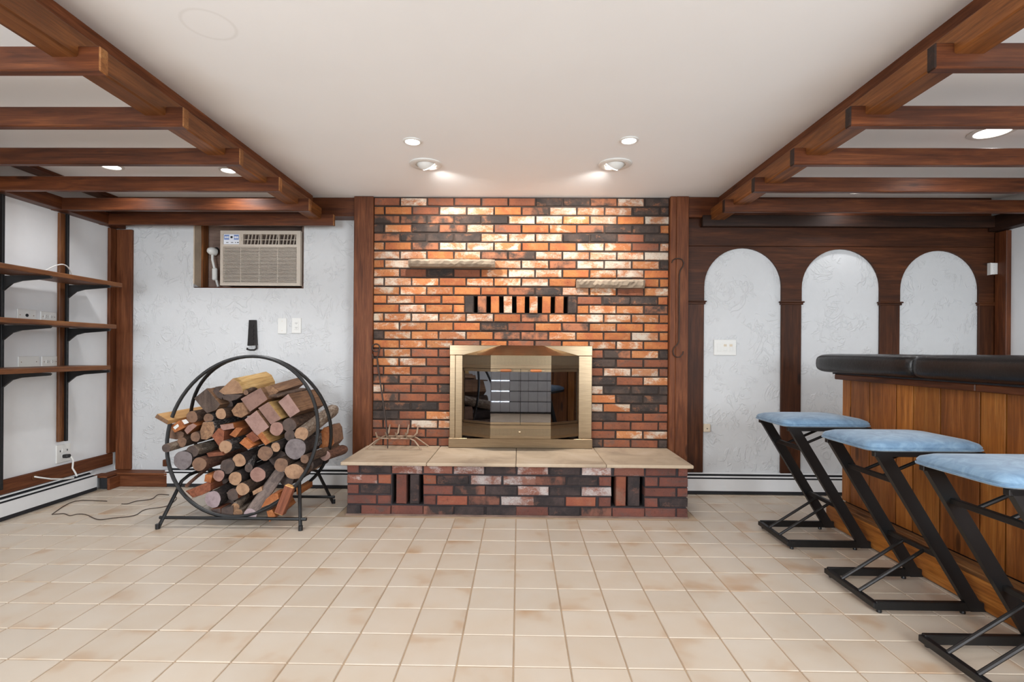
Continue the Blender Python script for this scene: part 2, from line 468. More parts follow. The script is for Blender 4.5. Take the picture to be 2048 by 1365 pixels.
    def lathe(s, prof, c, n=24, mi=0, axis=None):
        c = Vector(c); q = (axis or Vector((0, 0, 1))).to_track_quat('Z', 'Y').to_matrix()
        loops = [[c + q @ Vector((r*math.cos(2*math.pi*k/n), r*math.sin(2*math.pi*k/n), z)) for k in range(n)] for r, z in prof]
        return s.loft(loops, mi)
    def build(s, name, mats, parent=None, origin=None, mat4=None, smooth=False, kind=None):
        if not isinstance(mats, (list, tuple)): mats = [mats]
        if mat4 is None:
            if origin is None:
                lo = Vector([min(p[i] for p in s.v) for i in range(3)]); hi = Vector([max(p[i] for p in s.v) for i in range(3)])
                origin = (lo + hi) / 2
            mat4 = Matrix.Translation(origin)
        inv = mat4.inverted()
        me = bpy.data.meshes.new(name)
        me.from_pydata([inv @ p for p in s.v], [], s.f)
        for m in mats: me.materials.append(m)
        me.polygons.foreach_set('material_index', s.mi)
        bm = bmesh.new(); bm.from_mesh(me)
        bmesh.ops.remove_doubles(bm, verts=bm.verts, dist=1e-6)
        bmesh.ops.recalc_face_normals(bm, faces=bm.faces)
        bm.to_mesh(me); bm.free()
        if smooth:
            me.polygons.foreach_set('use_smooth', [True] * len(me.polygons))
            try: me.set_sharp_from_angle(angle=math.radians(40))
            except Exception: pass
        o = bpy.data.objects.new(name, me)
        reg(o, mat4, parent)
        if kind: o['kind'] = kind
        return o
def axes(p0, p1, up=(0, 0, 1)):
    p0, p1 = Vector(p0), Vector(p1); x = (p1 - p0).normalized(); u = Vector(up)
    z = (u - x * u.dot(x)).normalized(); y = z.cross(x)
    R = Matrix((x, y, z)).transposed().to_4x4()
    return Matrix.Translation(p0) @ R, (p1 - p0).length
def beam(name, p0, p1, w, h, mat, parent=None, up=(0, 0, 1), c=0.004, endmat=None, kind=None):
    # squared timber from p0 to p1, w across, h along "up"; its own X runs along the grain
    A, L = axes(p0, p1, up)
    m = MB(); m.box((0, -w/2, -h/2), (L, w/2, h/2), c)
    if endmat:
        for i, f in enumerate(m.f):
            if all(abs(m.v[k].x) < c + 1e-6 for k in f) or all(abs(m.v[k].x - L) < c + 1e-6 for k in f): m.mi[i] = 1
    m.v = [A @ p for p in m.v]
    return m.build(name, [mat, endmat] if endmat else mat, parent, mat4=A, kind=kind)
def rod(name, p0, p1, r, mat, parent=None, n=8):
    return MB().tube([p0, p1], r, n).build(name, mat, parent, smooth=True)
def holes(u0, u1, z0, z1, v0, v1, hs, mb=None):
    # a wall slab in the u-z plane with rectangular openings
    mb = mb or MB()
    us = sorted({u0, u1, *[h[0] for h in hs], *[h[1] for h in hs]}); zs = sorted({z0, z1, *[h[2] for h in hs], *[h[3] for h in hs]})
    for a, b in zip(us, us[1:]):
        for c, d in zip(zs, zs[1:]):
            mu, mz = (a+b)/2, (c+d)/2
            if not any(h[0] < mu < h[1] and h[2] < mz < h[3] for h in hs): mb.box((a, v0, c), (b, v1, d))
    return mb
def disc_light(name, loc, direction, power, size_deg, parent, blend=0.6, radius=0.05, col=(0.97, 0.98, 1.0)):
    d = bpy.data.lights.new(name, 'SPOT'); d.energy = power; d.spot_size = math.radians(size_deg); d.spot_blend = blend
    d.shadow_soft_size = radius; d.color = col
    o = bpy.data.objects.new(name, d)
    q = Vector(direction).to_track_quat('-Z', 'Y').to_matrix().to_4x4()
    reg(o, Matrix.Translation(loc) @ q, parent)
    return o

# ------------------------------------------------------------------ room shell
UL, UR, VB, ZC = -3.39, 3.80, 4.29, 2.356
VBR = 4.17            # plaster behind the arches
V0 = -1.5             # wall behind the photographer
T = 0.2032
o = MB().box((UL - .1, V0 - .1, -.12), (UR + .1, VB + .25, -.004)).build('floor', M['grout'], None, (0, 0, 0), kind='structure')
floor = o
o = MB().box((UL - .1, V0 - .1, ZC), (UR + .1, VB + .25, ZC + .1)).build('ceiling', M['ceiling'], None, (0, 0, 0), kind='structure')
o = MB().box((UL - .12, V0 - .1, -.1), (UL, VB + .25, ZC)).build('wall_left', M['white_wall'], None, kind='structure')
o = MB().box((UR, V0 - .1, -.1), (UR + .12, VB + .25, ZC)).build('wall_right', M['white_wall'], None, kind='structure')
oA, oB = at(387, 576, VB), at(608, 453, VB)
OU0, OU1, OZ0, OZ1 = oA.x, oB.x, oA.z, 2.20
PU0, PU1 = at(706, 700, 4.10).x, at(745, 700, 4.10).x       # left post
QU0, QU1 = at(1339, 700, 4.08).x, at(1376, 700, 4.08).x     # right post
mb = holes(UL, PU1, -.02, ZC, VB, VB + .22, [(OU0, OU1, OZ0, OZ1)])
mb.build('wall_back_left', M['stucco'], None, (0, 0, 0), kind='structure')
MB().box((QU0, VBR + .002, -.02), (UR, VBR + .3, ZC)).build('wall_back_right', M['stucco'], None, (0, 0, 0), kind='structure')
MB().box((PU1, 4.42, -.02), (QU0, 4.55, ZC)).build('wall_back', M['dim_wall'], None, kind='structure')
# wall behind the photographer: two made-up windows for the added fill and a dark panelled door whose gaps let daylight in
wins = [(-2.9, -1.3, .75, 2.05), (1.3, 2.9, .75, 2.05)]
holes(UL, UR, -.02, ZC, V0 - .1, V0, wins).build('wall_front', M['dim_wall'], None, kind='structure')
for i, (a, b, c, d) in enumerate(wins):
    f = MB()
    for q in ((a, c, a + .06, d), (b - .06, c, b, d), (a, c, b, c + .06), (a, d - .06, b, d), ((a + b) / 2 - .02, c, (a + b) / 2 + .02, d)):
        f.box((q[0], V0 - .07, q[1]), (q[2], V0 + .0, q[3]))
    f.build('window_%d' % (i + 1), M['plastic_white'], None, kind='structure')
dp = MB().box((-1.02, V0 + .005, 0), (1.02, V0 + .02, 1.72)).build('door_1', M['slot'], None, kind='structure')
door_mat = plain('grey_door_panel', srgb(200, 200, 200), 0.6)
for i in range(12):
    for j in range(9):
        x0 = -1.0 + i * .168; z0 = .03 + j * .19
        pp = MB().box((x0, V0 + .02, z0), (x0 + .164, V0 + .035, z0 + .176), .004).build('panel', door_mat, dp)
for i in (3, 4):
    for j in range(1, 5):
        x0 = -1.0 + i * .168; z0 = .03 + j * .19
        MB().box((x0 + .005, V0 + .02, z0 - .011), (x0 + .159, V0 + .0215, z0 - .003)).build('pane', M['slit'], dp)

# ------------------------------------------------------------------ floor tiles
uT, vT = -.012, 3.2625
cand = []
for i in range(-18, 20):
    for j in range(-10, 6):
        a0, a1 = uT + i * T, uT + (i + 1) * T
        b0, b1 = vT + j * T, vT + (j + 1) * T
        if a1 < UL or a0 > UR or b0 > VB: continue
        a0c, a1c, b1c = max(a0, UL), min(a1, UR), min(b1, VB)
        if a1c - a0c < .02 or b1c - b0 < .02: continue
        cu, cv = (a0c + a1c) / 2, (b0 + b1c) / 2
        if cv > 3.56 and -1.15 < cu < 1.12: continue       # under the hearth
        if cu > 2.08 and a0c > 2.06 and cv < 3.4: continue   # under the bar
        vis = cv > 1.62 and -1.02 * cv - .12 < cu < 1.0 * cv + .12
        cand.append((0 if vis else 1, cv, a0c, a1c, b0, b1c))
cand.sort()
g = .0028
tmesh = {}
rest = MB()
for k, (hid, cv, a0, a1, b0, b1) in enumerate(cand):
    if k < 300 and not hid:
        key = (round(a1 - a0, 4), round(b1 - b0, 4))
        dz = random.uniform(-.0006, .0006)
        if key not in tmesh:
            t = MB().box((a0 + g, b0 + g, -.012), (a1 - g, b1 - g, 0), .0022).build('tile', M['tile'], floor)
            tmesh[key] = t.data
        else:
            t = bpy.data.objects.new('tile', tmesh[key])
            reg(t, Matrix.Translation(((a0 + a1) / 2, (b0 + b1) / 2, -.006 + dz)), floor)
    else:
        rest.box((a0 + g, b0 + g, -.012), (a1 - g, b1 - g, 0), .0022)
if rest.v: rest.build('tile_field', M['tile'], floor, kind='stuff')

# ------------------------------------------------------------------ ceiling trellis: long beams, cross beams
ZT, ZBM = CAM_H + 1.14, CAM_H + 1.045     # long beam top / bottom
for side, u0, u1, mat in (('l', -1.687, -1.588, M['beam_warm']), ('r', 1.505, 1.612, M['beam_warm'])):
    um = (u0 + u1) / 2
    b = beam('ceiling_beam', (um, -1.3, (ZT + ZBM) / 2), (um, 4.12, (ZT + ZBM) / 2), u1 - u0, ZT - ZBM, mat, None, c=.006)
    tag(b, 'long square ceiling beam on the %s' % ('shelf side, running towards the air conditioner' if side == 'l' else 'bar side, running towards the arches'), 'beam', 'long ceiling beams')
    ue = -1.652 if side == 'l' else 1.566
    s = 1 if side == 'r' else -1
    t = beam('trim_%d' % (1 if side == 'l' else 2), (ue + s * .03, -1.3, CAM_H + 1.18), (ue + s * .03, 4.10, CAM_H + 1.18), .06, .104, M['post'], None, kind='structure')
ZX0, ZX1 = CAM_H + .996, CAM_H + 1.085
ordinal = ['first', 'second', 'third', 'fourth', 'fifth', 'sixth']
for i, v in enumerate((1.83, 2.29, 2.757, 3.215, 3.675, 4.10)):
    # left: runs from the left wall plate to just past the long beam; the last one sits against the header
    uend = -1.508 if i < 5 else -1.486
    b = beam('cross_beam', (UL + .005, v + .02, (ZX0 + ZX1) / 2), (uend, v + .02, (ZX0 + ZX1) / 2), .04, ZX1 - ZX0, M['beam'], None, endmat=M['endgrain'])
    tag(b, '%s dark cross beam from the camera on the shelf side of the ceiling' % ordinal[i], 'beam', 'cross beams on the shelf side')
    b = beam('cross_beam', (1.44, v + .005, (ZX0 + ZX1) / 2), (UR - .005, v + .005, (ZX0 + ZX1) / 2), .04, ZX1 - ZX0, M['beam'] if i < 5 else M['beam_black'], None, endmat=M['beam_black'])
    tag(b, '%s dark cross beam from the camera on the bar side of the ceiling' % ordinal[i], 'beam', 'cross beams on the bar side')
# wall plates carrying the cross beams, ceiling corner strip, headers
b = beam('wall_plate', (UL + .045, -1.3, CAM_H + 1.045), (UL + .045, VB - .005, CAM_H + 1.045), .09, .09, M['beam'])
tag(b, 'dark plate beam along the top of the shelf wall', 'beam')
b = beam('wall_plate', (UR - .045, -1.3, CAM_H + 1.03), (UR - .045, VBR - .03, CAM_H + 1.03), .09, .12, M['beam_black'])
tag(b, 'blackish plate beam along the top of the white wall behind the bar', 'beam')
beam('trim_3', (UL + .075, -1.3, ZC - .015), (UL + .075, VB - .005, ZC - .015), .12, .03, M['beam'], None, kind='structure')
b = beam('header_beam', (UL + .03, 4.215, CAM_H + 1.156), (PU0 - .003, 4.215, CAM_H + 1.156), .14, .15, M['beam'])
tag(b, 'dark header beam on the wall above the air conditioner beside the chimney post', 'beam')
b = beam('header_beam', (QU1 + .002, 4.125, CAM_H + 1.15), (UR - .1, 4.125, CAM_H + 1.15), .05, .16, M['beam'])
tag(b, 'dark header board on the wall above the three arches', 'beam')
# corner posts
pu = at(262, 700, 4.265).x
b = beam('corner_post', (UL + .025 + (pu - UL - .025) / 2, VB - .0125, .114), (UL + .025 + (pu - UL - .025) / 2, VB - .0125, 2.12), pu - UL - .025, .025, M['post'], None, up=(0, 1, 0))
tag(b, 'brown upright board in the corner between the shelves and the rough white wall', 'post')
b = beam('corner_board', (UL + .0125, VB - .045, .26), (UL + .0125, VB - .045, 2.12), .025, .09, M['post'], None, up=(0, 1, 0))
tag(b, 'narrow brown upright board ending the shelf wall, beside the corner post', 'post')
b = beam('corner_post', (UR - .02, VBR - .08, .172), (UR - .02, VBR - .08, 2.09), .04, .10, M['beam'], None, up=(0, 1, 0))
tag(b, 'dark upright post on the wall behind the bar, beside the third arch', 'post')
# chimney posts
b = beam('chimney_post', ((PU0 + PU1) / 2, 4.17, .02), ((PU0 + PU1) / 2, 4.17, ZC - .002), PU1 - PU0, .14, M['post'], None, up=(0, 1, 0))
tag(b, 'brown post between the brick chimney and the rough white wall', 'post')
qm = QU0 + (QU1 - QU0) * .33
b = thing('chimney_post', 'brown post of two boards with an iron hook, beside the brick chimney', 'post', (QU0, 4.08, 0))
beam('board', ((QU0 + qm) / 2, 4.15, .02), ((QU0 + qm) / 2, 4.15, ZC - .002), qm - QU0, .14, M['post'], b, up=(0, 1, 0))
beam('board', ((qm + QU1) / 2, 4.148, .02), ((qm + QU1) / 2, 4.148, ZC - .002), QU1 - qm, .142, M['post'], b, up=(0, 1, 0))

# ------------------------------------------------------------------ arcade over the white plaster
ar = thing('arcade', 'dark wooden arcade of three round arches on the white plaster behind the bar', 'panelling', (2.6, 4.15, 0))
arch = []
for xa, xb, yt in ((1408, 1563, 496.5), (1603, 1760, 498.5), (1800, 1958, 501.5)):
    pa, pb, pt = at(xa, 660, 4.15), at(xb, 660, 4.15), at((xa + xb) / 2, yt, 4.15)
    arch.append((pa.x, pb.x, pt.z))
zcap = at(1585, 607, 4.15).z
zlow = .165
ztop = CAM_H + 1.075
edges = [QU1 + .002] + [x for a in arch for x in a[:2]] + [UR - .002]
for k in range(4):
    e0, e1 = edges[2 * k], edges[2 * k + 1]
    pl = beam('pilaster', ((e0 + e1) / 2, 4.16, zlow), ((e0 + e1) / 2, 4.16, zcap), e1 - e0, .02, M['arcade'], ar, up=(0, 1, 0))
    cp = MB()
    p0, p1 = e0 - (.012 if k else 0), e1 + (.012 if k < 3 else 0)
    cp.box((p0 + .004, 4.138, zcap - .012), (p1 - .004, 4.17, zcap + .004), .003)
    cp.box((p0 - .004, 4.130, zcap + .004), (p1 + .004, 4.17, zcap + .016), .004)
    cp.build('capital', M['arcade'], ar)
# spandrel board: built as strips following each arch
zmid = max(a[2] for a in arch) + .012
sp = MB()
def strip(poly): sp.prism(poly, lambda p: Vector((p[0], 4.15, p[1])), lambda p: Vector((p[0], 4.17, p[1])))
for k in range(3):
    a, b, zt = arch[k]
    r = (b - a) / 2; cx = (a + b) / 2; N = 24
    pts = [(cx - r * math.cos(math.pi * i / N), zt - r + r * math.sin(math.pi * i / N)) for i in range(N + 1)]
    for (x0, q0), (x1, q1) in zip(pts, pts[1:]): strip([(x0, q0), (x1, q1), (x1, zmid), (x0, zmid)])
for k in range(4):
    e0, e1 = edges[2 * k], edges[2 * k + 1]
    strip([(e0, zcap), (e1, zcap), (e1, zmid), (e0, zmid)])
A = Matrix.Translation((2.6, 4.16, 1.8))
sp.build('spandrel', M['arcade'], ar, mat4=A)
beam('fascia_board', (QU1 + .002, 4.16, (zmid + ztop) / 2 + .001), (UR - .002, 4.16, (zmid + ztop) / 2 + .001), .02, ztop - zmid - .003, M['arcade'], ar)
# ------------------------------------------------------------------ brick chimney breast
VF = 4.115                       # face of the bricks
BU0, BU1 = PU1 + .002, QU0 - .002
ch = thing('chimney_breast', 'tall brick chimney breast of orange, charred and whitewashed bricks', 'brick wall', (0, VF, 0))
rows = ["RWRRRRDDMWD", "OORWWOMWWWDD", "MMMDDWWwWOW", "DwDMWROwMDDO", "MDDDWWWDDRD", "wOMWWwOOWwRW",
        "WWOwMMWWWwW", "OWOWOWwMWWwD", "wRDRwWWOwWO", "WWwOwwWOOOOO", "wwwOOMDWwRw", None, None,
        "wwWwWOMwWwwO", "wwOODROMwOO", "DwwWOMMwOOWO", "OwwRORROwwO", "OwRO....OMwD", "wWO.....DOO",
        "OwOM....RWWR", "MMO.....DOw", "WRRM....WDDD", "MRO.....wDD", "DDDO....WwDR", "DOw.....DRR",
        "OOWW....ROOR", "RRR.....OwW", "RRRR....DRRD"]
ue0 = at(746.7, 560, VF).x; uep = (at(1290, 560, VF).x - ue0) / 10
uo0 = at(769.6, 560, VF).x; uop = (at(1265.3, 560, VF).x - uo0) / 9
JU = .0132
def ragged(mb, u0, u1, v0, v1, z0, z1):
    # a brick with softened, slightly uneven front edges
    j = lambda: random.uniform(-.0016, .0016)
    c = .0045
    back = [(u0, v1, z0), (u1, v1, z0), (u1, v1, z1), (u0, v1, z1)]
    mid = [(u0 + j(), v0 + c, z0 + j()), (u1 + j(), v0 + c, z0 + j()), (u1 + j(), v0 + c, z1 + j()), (u0 + j(), v0 + c, z1 + j())]
    cu = (u0 + u1) / 2
    fr = [(u0 + c, v0 + j(), z0 + c), (u1 - c, v0 + j(), z0 + c), (u1 - c, v0 + j(), z1 - c), (u0 + c, v0 + j(), z1 - c)]
    return mb.loft([back, mid, fr])
def brick(u0, u1, z0, z1, v0, depth, cl, parent, pal=B):
    dv = random.uniform(-.003, .003)
    return ragged(MB(), u0, u1, v0 + dv, v0 + depth, z0, z1).build('brick', pal[cl], parent)
INS0, INS1 = at(905, 780, VF).x, at(1178, 780, VF).x
BH = .0582
def rowz(i): return at(1040, 404.2 + 17.87 * i, VF).z
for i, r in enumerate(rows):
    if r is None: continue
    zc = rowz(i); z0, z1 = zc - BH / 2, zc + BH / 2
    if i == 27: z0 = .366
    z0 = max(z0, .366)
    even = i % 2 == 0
    if i >= 17: r = r.replace('O', 'R')  # dimmer light low on the wall put into colour: orange bricks become red
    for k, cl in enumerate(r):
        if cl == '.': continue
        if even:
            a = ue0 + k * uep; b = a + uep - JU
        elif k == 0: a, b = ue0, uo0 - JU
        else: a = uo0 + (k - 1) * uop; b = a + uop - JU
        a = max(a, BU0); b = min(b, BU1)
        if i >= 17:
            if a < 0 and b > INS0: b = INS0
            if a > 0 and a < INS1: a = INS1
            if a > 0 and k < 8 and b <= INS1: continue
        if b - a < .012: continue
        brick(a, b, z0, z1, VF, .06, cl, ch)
cx1 = lambda c: at(690 + c / 4.549, 610, VF).x
cx2 = lambda c: at(1040 + c / 4.549, 610, VF).x
for i, seq in ((11, [(255, 372, 'O', 1), (385, 622, 'w', 1), (635, 865, 'O', 1), (885, 1082, 'O', 1), (525, 740, 'R', 2), (760, 1000, 'D', 2), (1007, 1248, 'D', 2), (1263, 1343, 'O', 2)]),
               (12, [(255, 483, 'O', 1), (497, 722, 'W', 1), (738, 973, 'O', 1), (990, 1084, 'O', 1), (525, 622, 'O', 2), (635, 870, 'w', 2), (883, 1122, 'w', 2), (1140, 1343, 'M', 2)])):
    for a, b, cl, w in seq:
        f = cx1 if w == 1 else cx2
        brick(max(f(a), BU0), min(f(b), BU1), rowz(i) - BH / 2, rowz(i) + BH / 2, VF, .06, cl, ch)
VZ0, VZ1 = rowz(12) - BH / 2 - .002, rowz(11) + BH / 2 + .002
for k, cl in enumerate('DMOwOwOOD'):
    x = 929.8 + 25.83 * k
    ragged(MB(), at(x, 610, VF).x, at(x + 16.5, 610, VF).x, VF + random.uniform(-.003, .003), VF + .09, VZ0, VZ1).build('brick', B[cl], ch)
# mortar bed with the vent slot and the firebox mouth left open
FB0, FB1, FBZ1 = at(945, 780, VF).x, at(1140, 780, VF).x, 1.0
vent = (at(947, 610, VF).x, at(1136, 610, VF).x, VZ0, VZ1)
holes(PU1 + .0005, QU0 - .0005, .30, ZC, VF + .013, VF + .12, [vent, (FB0, FB1, .365, FBZ1)]).build('mortar', M['mortar'], ch)
fb = MB()
fb.box((vent[0], VF + .12, VZ0 - .05), (vent[1], VF + .13, VZ1 + .05))
fb.box((FB0 - .02, VF + .30, .36), (FB1 + .02, VF + .31, FBZ1 + .02)); fb.box((FB0 - .02, VF + .12, .36), (FB0 - .01, VF + .30, FBZ1 + .02))
fb.box((FB1 + .01, VF + .12, .36), (FB1 + .02, VF + .30, FBZ1 + .02)); fb.box((FB0 - .02, VF + .12, FBZ1 + .01), (FB1 + .02, VF + .30, FBZ1 + .02))
fb.box((FB0 - .02, VF + .06, .355), (FB1 + .02, VF + .30, .365))
fb.build('firebox', M['soot'], ch)

# ------------------------------------------------------------------ raised hearth
VH = 3.52
HU0, HU1 = -1.178, 1.152
he = thing('hearth', 'raised brick hearth under the fireplace, topped by stone slabs', 'hearth', (0, VH, 0))
h5 = lambda c: at(680 + c / 5.69, 985, VH).x
h6 = lambda c: at(1030 + c / 5.535, 985, VH).x
hr = [
 [(80,213,'R',5),(233,577,'D',5),(590,932,'w',5),(948,1277,'w',5),(1293,1637,'w',5),(1653,1997,'D',5),(28,362,'w',6),(382,717,'D',6),(742,1062,'W',6),(1098,1427,'w',6),(1448,1783,'R',6),(1812,1945,'R',6)],
 [(80,417,'w',5),(433,578,'O',5),(948,1092,'O',5),(1103,1462,'D',5),(1488,1832,'W',5),(1858,2230,'W',5),(218,557,'M',6),(578,915,'D',6),(932,1064,'R',6),(1440,1580,'R',6),(1600,1932,'R',6)],
 [(84,207,'R',5),(232,575,'D',5),(948,1282,'R',5),(1303,1648,'M',5),(1658,2012,'D',5),(33,369,'W',6),(386,727,'D',6),(738,1066,'W',6),(1438,1780,'R',6),(1800,1932,'R',6)],
 [(80,407,'R',5),(428,578,'R',5),(953,1088,'R',5),(1108,1448,'O',5),(1463,1818,'M',5),(1836,2215,'W',5),(203,548,'D',6),(564,893,'O',6),(928,1062,'R',6),(1438,1580,'R',6),(1598,1932,'D',6)],
 [(76,232,'D',5),(244,578,'R',5),(584,942,'R',5),(948,1287,'M',5),(1303,1642,'D',5),(1662,2008,'D',5),(12,368,'R',6),(378,722,'D',6),(738,1072,'M',6),(1084,1436,'R',6),(1444,1778,'R',6),(1797,1945,'R',6)]]
HB = .0585
HZ = [.313 - .0702 * i for i in range(5)]
for i, seq in enumerate(hr):
    for a, b, cl, w in seq:
        f = h5 if w == 5 else h6
        brick(max(f(a), HU0), min(f(b), HU1), HZ[i] - HB / 2, HZ[i] + HB / 2, VH, .09, cl, he, B_SHADED)
# returns of the hearth beside both ends
for sgn, ux in ((-1, HU0), (1, HU1)):
    for i in range(5):
        v = VH + .095 if i % 2 else VH + .2
        while v < 4.0:
            v1 = min(v + .2, 4.08)
            cl = random.choice('RDRMwO')
            a, b = (ux - .001, ux + .05) if sgn < 0 else (ux - .05, ux + .001)
            MB().box((a, v, HZ[i] - HB / 2), (b, v1, HZ[i] + HB / 2), .004).build('brick', B_SHADED[cl], he)
            v += .2115
VO = [(h5(588), h5(946), HZ[3] - HB / 2 - .004, HZ[1] + HB / 2 + .004), (h6(1066), h6(1438), HZ[3] - HB / 2 - .004, HZ[1] + HB / 2 + .004)]
mo = holes(HU0 + .008, HU1 - .008, -.012, .341, VH + .012, VH + .2, VO)
mo.box((HU0 + .008, VH + .3, -.012), (HU1 - .008, 4.12, .341)); mo.box((HU0 + .008, VH + .2, .30), (HU1 - .008, VH + .3, .341))
mo.build('mortar', M['mortar_hearth'], he)
MB().box((HU0 - .004, VH - .008, -.012), (HU1 + .004, VH + .02, .006), .004).build('mortar_foot', M['mortar_base'], he)
for vo, pos in ((VO[0], [(635, 748, 'R', 5), (790, 893, 'D', 5)]), (VO[1], [(1120, 1232, 'O', 6), (1258, 1386, 'D', 6)])):
    for a, b, cl, w in pos:
        f = h5 if w == 5 else h6
        ragged(MB(), f(a), f(b), VH + .012, VH + .12, vo[2] + .004, vo[3] - .002).build('brick', B_SHADED[cl], he)
# slabs: joints run back in perspective, so they are straight in depth
sx = [HU0 - .03, at(853, 928, 3.49).x, at(1032, 930, 3.49).x, at(1213, 931, 3.49).x, HU1 + .03]
for a, b in zip(sx, sx[1:]):
    MB().box((a + .0015, 3.487, .342), (b - .0015, VF - .002, .364 + random.uniform(-.001, .001)), .004).build('slab', M['stone'], he)

# ------------------------------------------------------------------ brass fireplace doors
fi = thing('fireplace_insert', 'brass fireplace front with bowed smoked glass doors on the hearth', 'fireplace', (.015, 4.03, .366))
VFr, VBy = 4.06, 3.92
zt = lambda y, v, x=1040: at(x, y, v).z
o0, o1 = at(899, 790, VFr).x, at(1184, 790, VFr).x
i0, i1 = at(925, 790, VFr).x, at(1157, 790, VFr).x
c0, c1 = at(981, 790, VBy).x, at(1102, 790, VBy).x
zs0 = .3665
zb1 = zt(877, VFr); zh0 = zt(711.5, VFr); zh1 = zt(691.5, VFr)
def plan_band(z0, z1, off0=0.0, thick=.02, u_in=0.0):
    pts = [(i0 + u_in, VFr - off0), (c0, VBy - off0), (c1, VBy - off0), (i1 - u_in, VFr - off0)]
    bk = [(p[0], p[1] + thick) for p in pts]
    m = MB()
    poly = pts + bk[::-1]
    return m.prism(poly, lambda p: Vector((p[0], p[1], z0)), lambda p: Vector((p[0], p[1], z1)))
m = MB()
m.box((o0, VFr - .012, zh0), (o1, VF - .003, zh1), .003)
m.build('top_rail', M['brass'], fi)
MB().box((o0 - .004, VFr - .02, zs0), (o1 + .004, VF - .003, zb1), .003).build('bottom_rail', M['brass'], fi)
for a, b, s in ((o0, i0, .045), (i1, o1, -.0)):
    j = MB().box((a, VFr, zb1), (b, VF - .003, zh0), .003).build('jamb', M['brass'], fi)
MB().box((o0 + .002, VFr - .012, zb1), (o0 + .046, VFr + .01, zh0), .003).build('edge_strip', M['brass'], fi)
# sloping hood
hz0, hz1 = zt(711.5, VBy), zt(691.5, VFr)
d0, d1 = at(1001, 692, VFr).x, at(1083, 692, VFr).x
hd = MB()
A_ = [Vector((i0, VFr - .012, hz0)), Vector((c0, VBy - .006, hz0)), Vector((c1, VBy - .006, hz0)), Vector((i1, VFr - .012, hz0))]
B_ = [Vector((d0 - .01, VFr - .013, hz1)), Vector((d0, VFr - .014, hz1)), Vector((d1, VFr - .014, hz1)), Vector((d1 + .01, VFr - .013, hz1))]
hd.add(A_ + B_, [(0, 1, 5, 4), (1, 2, 6, 5), (2, 3, 7, 6), (0, 3, 2, 1), (0, 4, 5, 6, 7, 3)])
hd.build('hood', M['brass'], fi)
Y = lambda y: zt(y, VBy)
plan_band(Y(730.5), Y(711.2), .0).build('vent_screen', M['perf'], fi)
plan_band(Y(738), Y(730.5), .003).build('upper_band', M['brass'], fi)
plan_band(Y(857.5), Y(851), .003).build('lower_band', M['brass'], fi)
plan_band(Y(872.5), Y(857.5), .0).build('vent_screen', M['perf'], fi)
plan_band(Y(877.8), Y(872.5), .004).build('sill_band', M['brass'], fi)
MB().lathe([(.0001, 0), (.008, .001), (.009, .008), (.0001, .011)], (at(1039, 865, VBy).x, VBy, Y(865)), 12, axis=Vector((0, -1, 0))).build('damper_knob', M['brass'], fi, smooth=True)
cm = at(1041, 790, VBy).x
gz0, gz1 = Y(850), Y(738.8)
for s, ua, um_, nm in ((0, i0, c0, 'l'), (1, i1, c1, 'r')):
    ue = cm - .0015 if s == 0 else cm + .0015
    # bifold door: frame strips above and below the glass, a stile at the jamb, two panes and a handle
    fr = MB()
    for z0, z1 in ((gz1 - .021, gz1), (gz0, gz0 + .018)):
        fr.add([(ua, VFr - .002, z0), (um_, VBy - .002, z0), (um_, VBy + .016, z0), (ua, VFr + .016, z0), (ua, VFr - .002, z1), (um_, VBy - .002, z1), (um_, VBy + .016, z1), (ua, VFr + .016, z1)],
               [(0, 1, 5, 4), (1, 2, 6, 5), (2, 3, 7, 6), (3, 0, 4, 7), (0, 3, 2, 1), (4, 5, 6, 7)])
        fr.box((um_, VBy - .002, z0), (ue, VBy + .016, z1))
    su = ua + (um_ - ua) * .06; sv = VFr + (VBy - VFr) * .06
    fr.add([(ua, VFr - .002, gz0), (su, sv - .002, gz0), (su, sv + .016, gz0), (ua, VFr + .016, gz0), (ua, VFr - .002, gz1), (su, sv - .002, gz1), (su, sv + .016, gz1), (ua, VFr + .016, gz1)],
           [(0, 1, 5, 4), (1, 2, 6, 5), (2, 3, 7, 6), (3, 0, 4, 7), (0, 3, 2, 1), (4, 5, 6, 7)])
    dr = fr.build('door', M['brass'], fi)
    g0, g1 = gz0 + .018, gz1 - .021
    MB().add([(su, sv + .004, g0), (um_, VBy + .004, g0), (um_, VBy + .009, g0), (su, sv + .009, g0), (su, sv + .004, g1), (um_, VBy + .004, g1), (um_, VBy + .009, g1), (su, sv + .009, g1)],
             [(0, 1, 5, 4), (1, 2, 6, 5), (2, 3, 7, 6), (3, 0, 4, 7), (0, 3, 2, 1), (4, 5, 6, 7)]).build('glass_pane', M['glass'], dr)
    MB().box((um_, VBy + .004, g0), (ue, VBy + .009, g1)).build('glass_pane', M['glass'], dr)
    hx = at(1012 if s == 0 else 1072, 741, VBy).x
    hh = MB().tube([(hx - .042, VBy - .018, gz1 - .012), (hx - .03, VBy - .018, gz1 - .012), (hx + .03, VBy - .018, gz1 - .012), (hx + .042, VBy - .018, gz1 - .012)], [.008, .0105, .0105, .008], 10).build('handle', E['orange'], dr, smooth=True)
    pn = MB()
    for q in (-1, 1):
        pn.tube([(hx + q * .042, VBy - .018, gz1 - .012), (hx + q * .056, VBy - .018, gz1 - .012), (hx + q * .060, VBy, gz1 - .012)], .0035, 6)
    pn.build('handle_pin', M['brass'], dr, smooth=True)

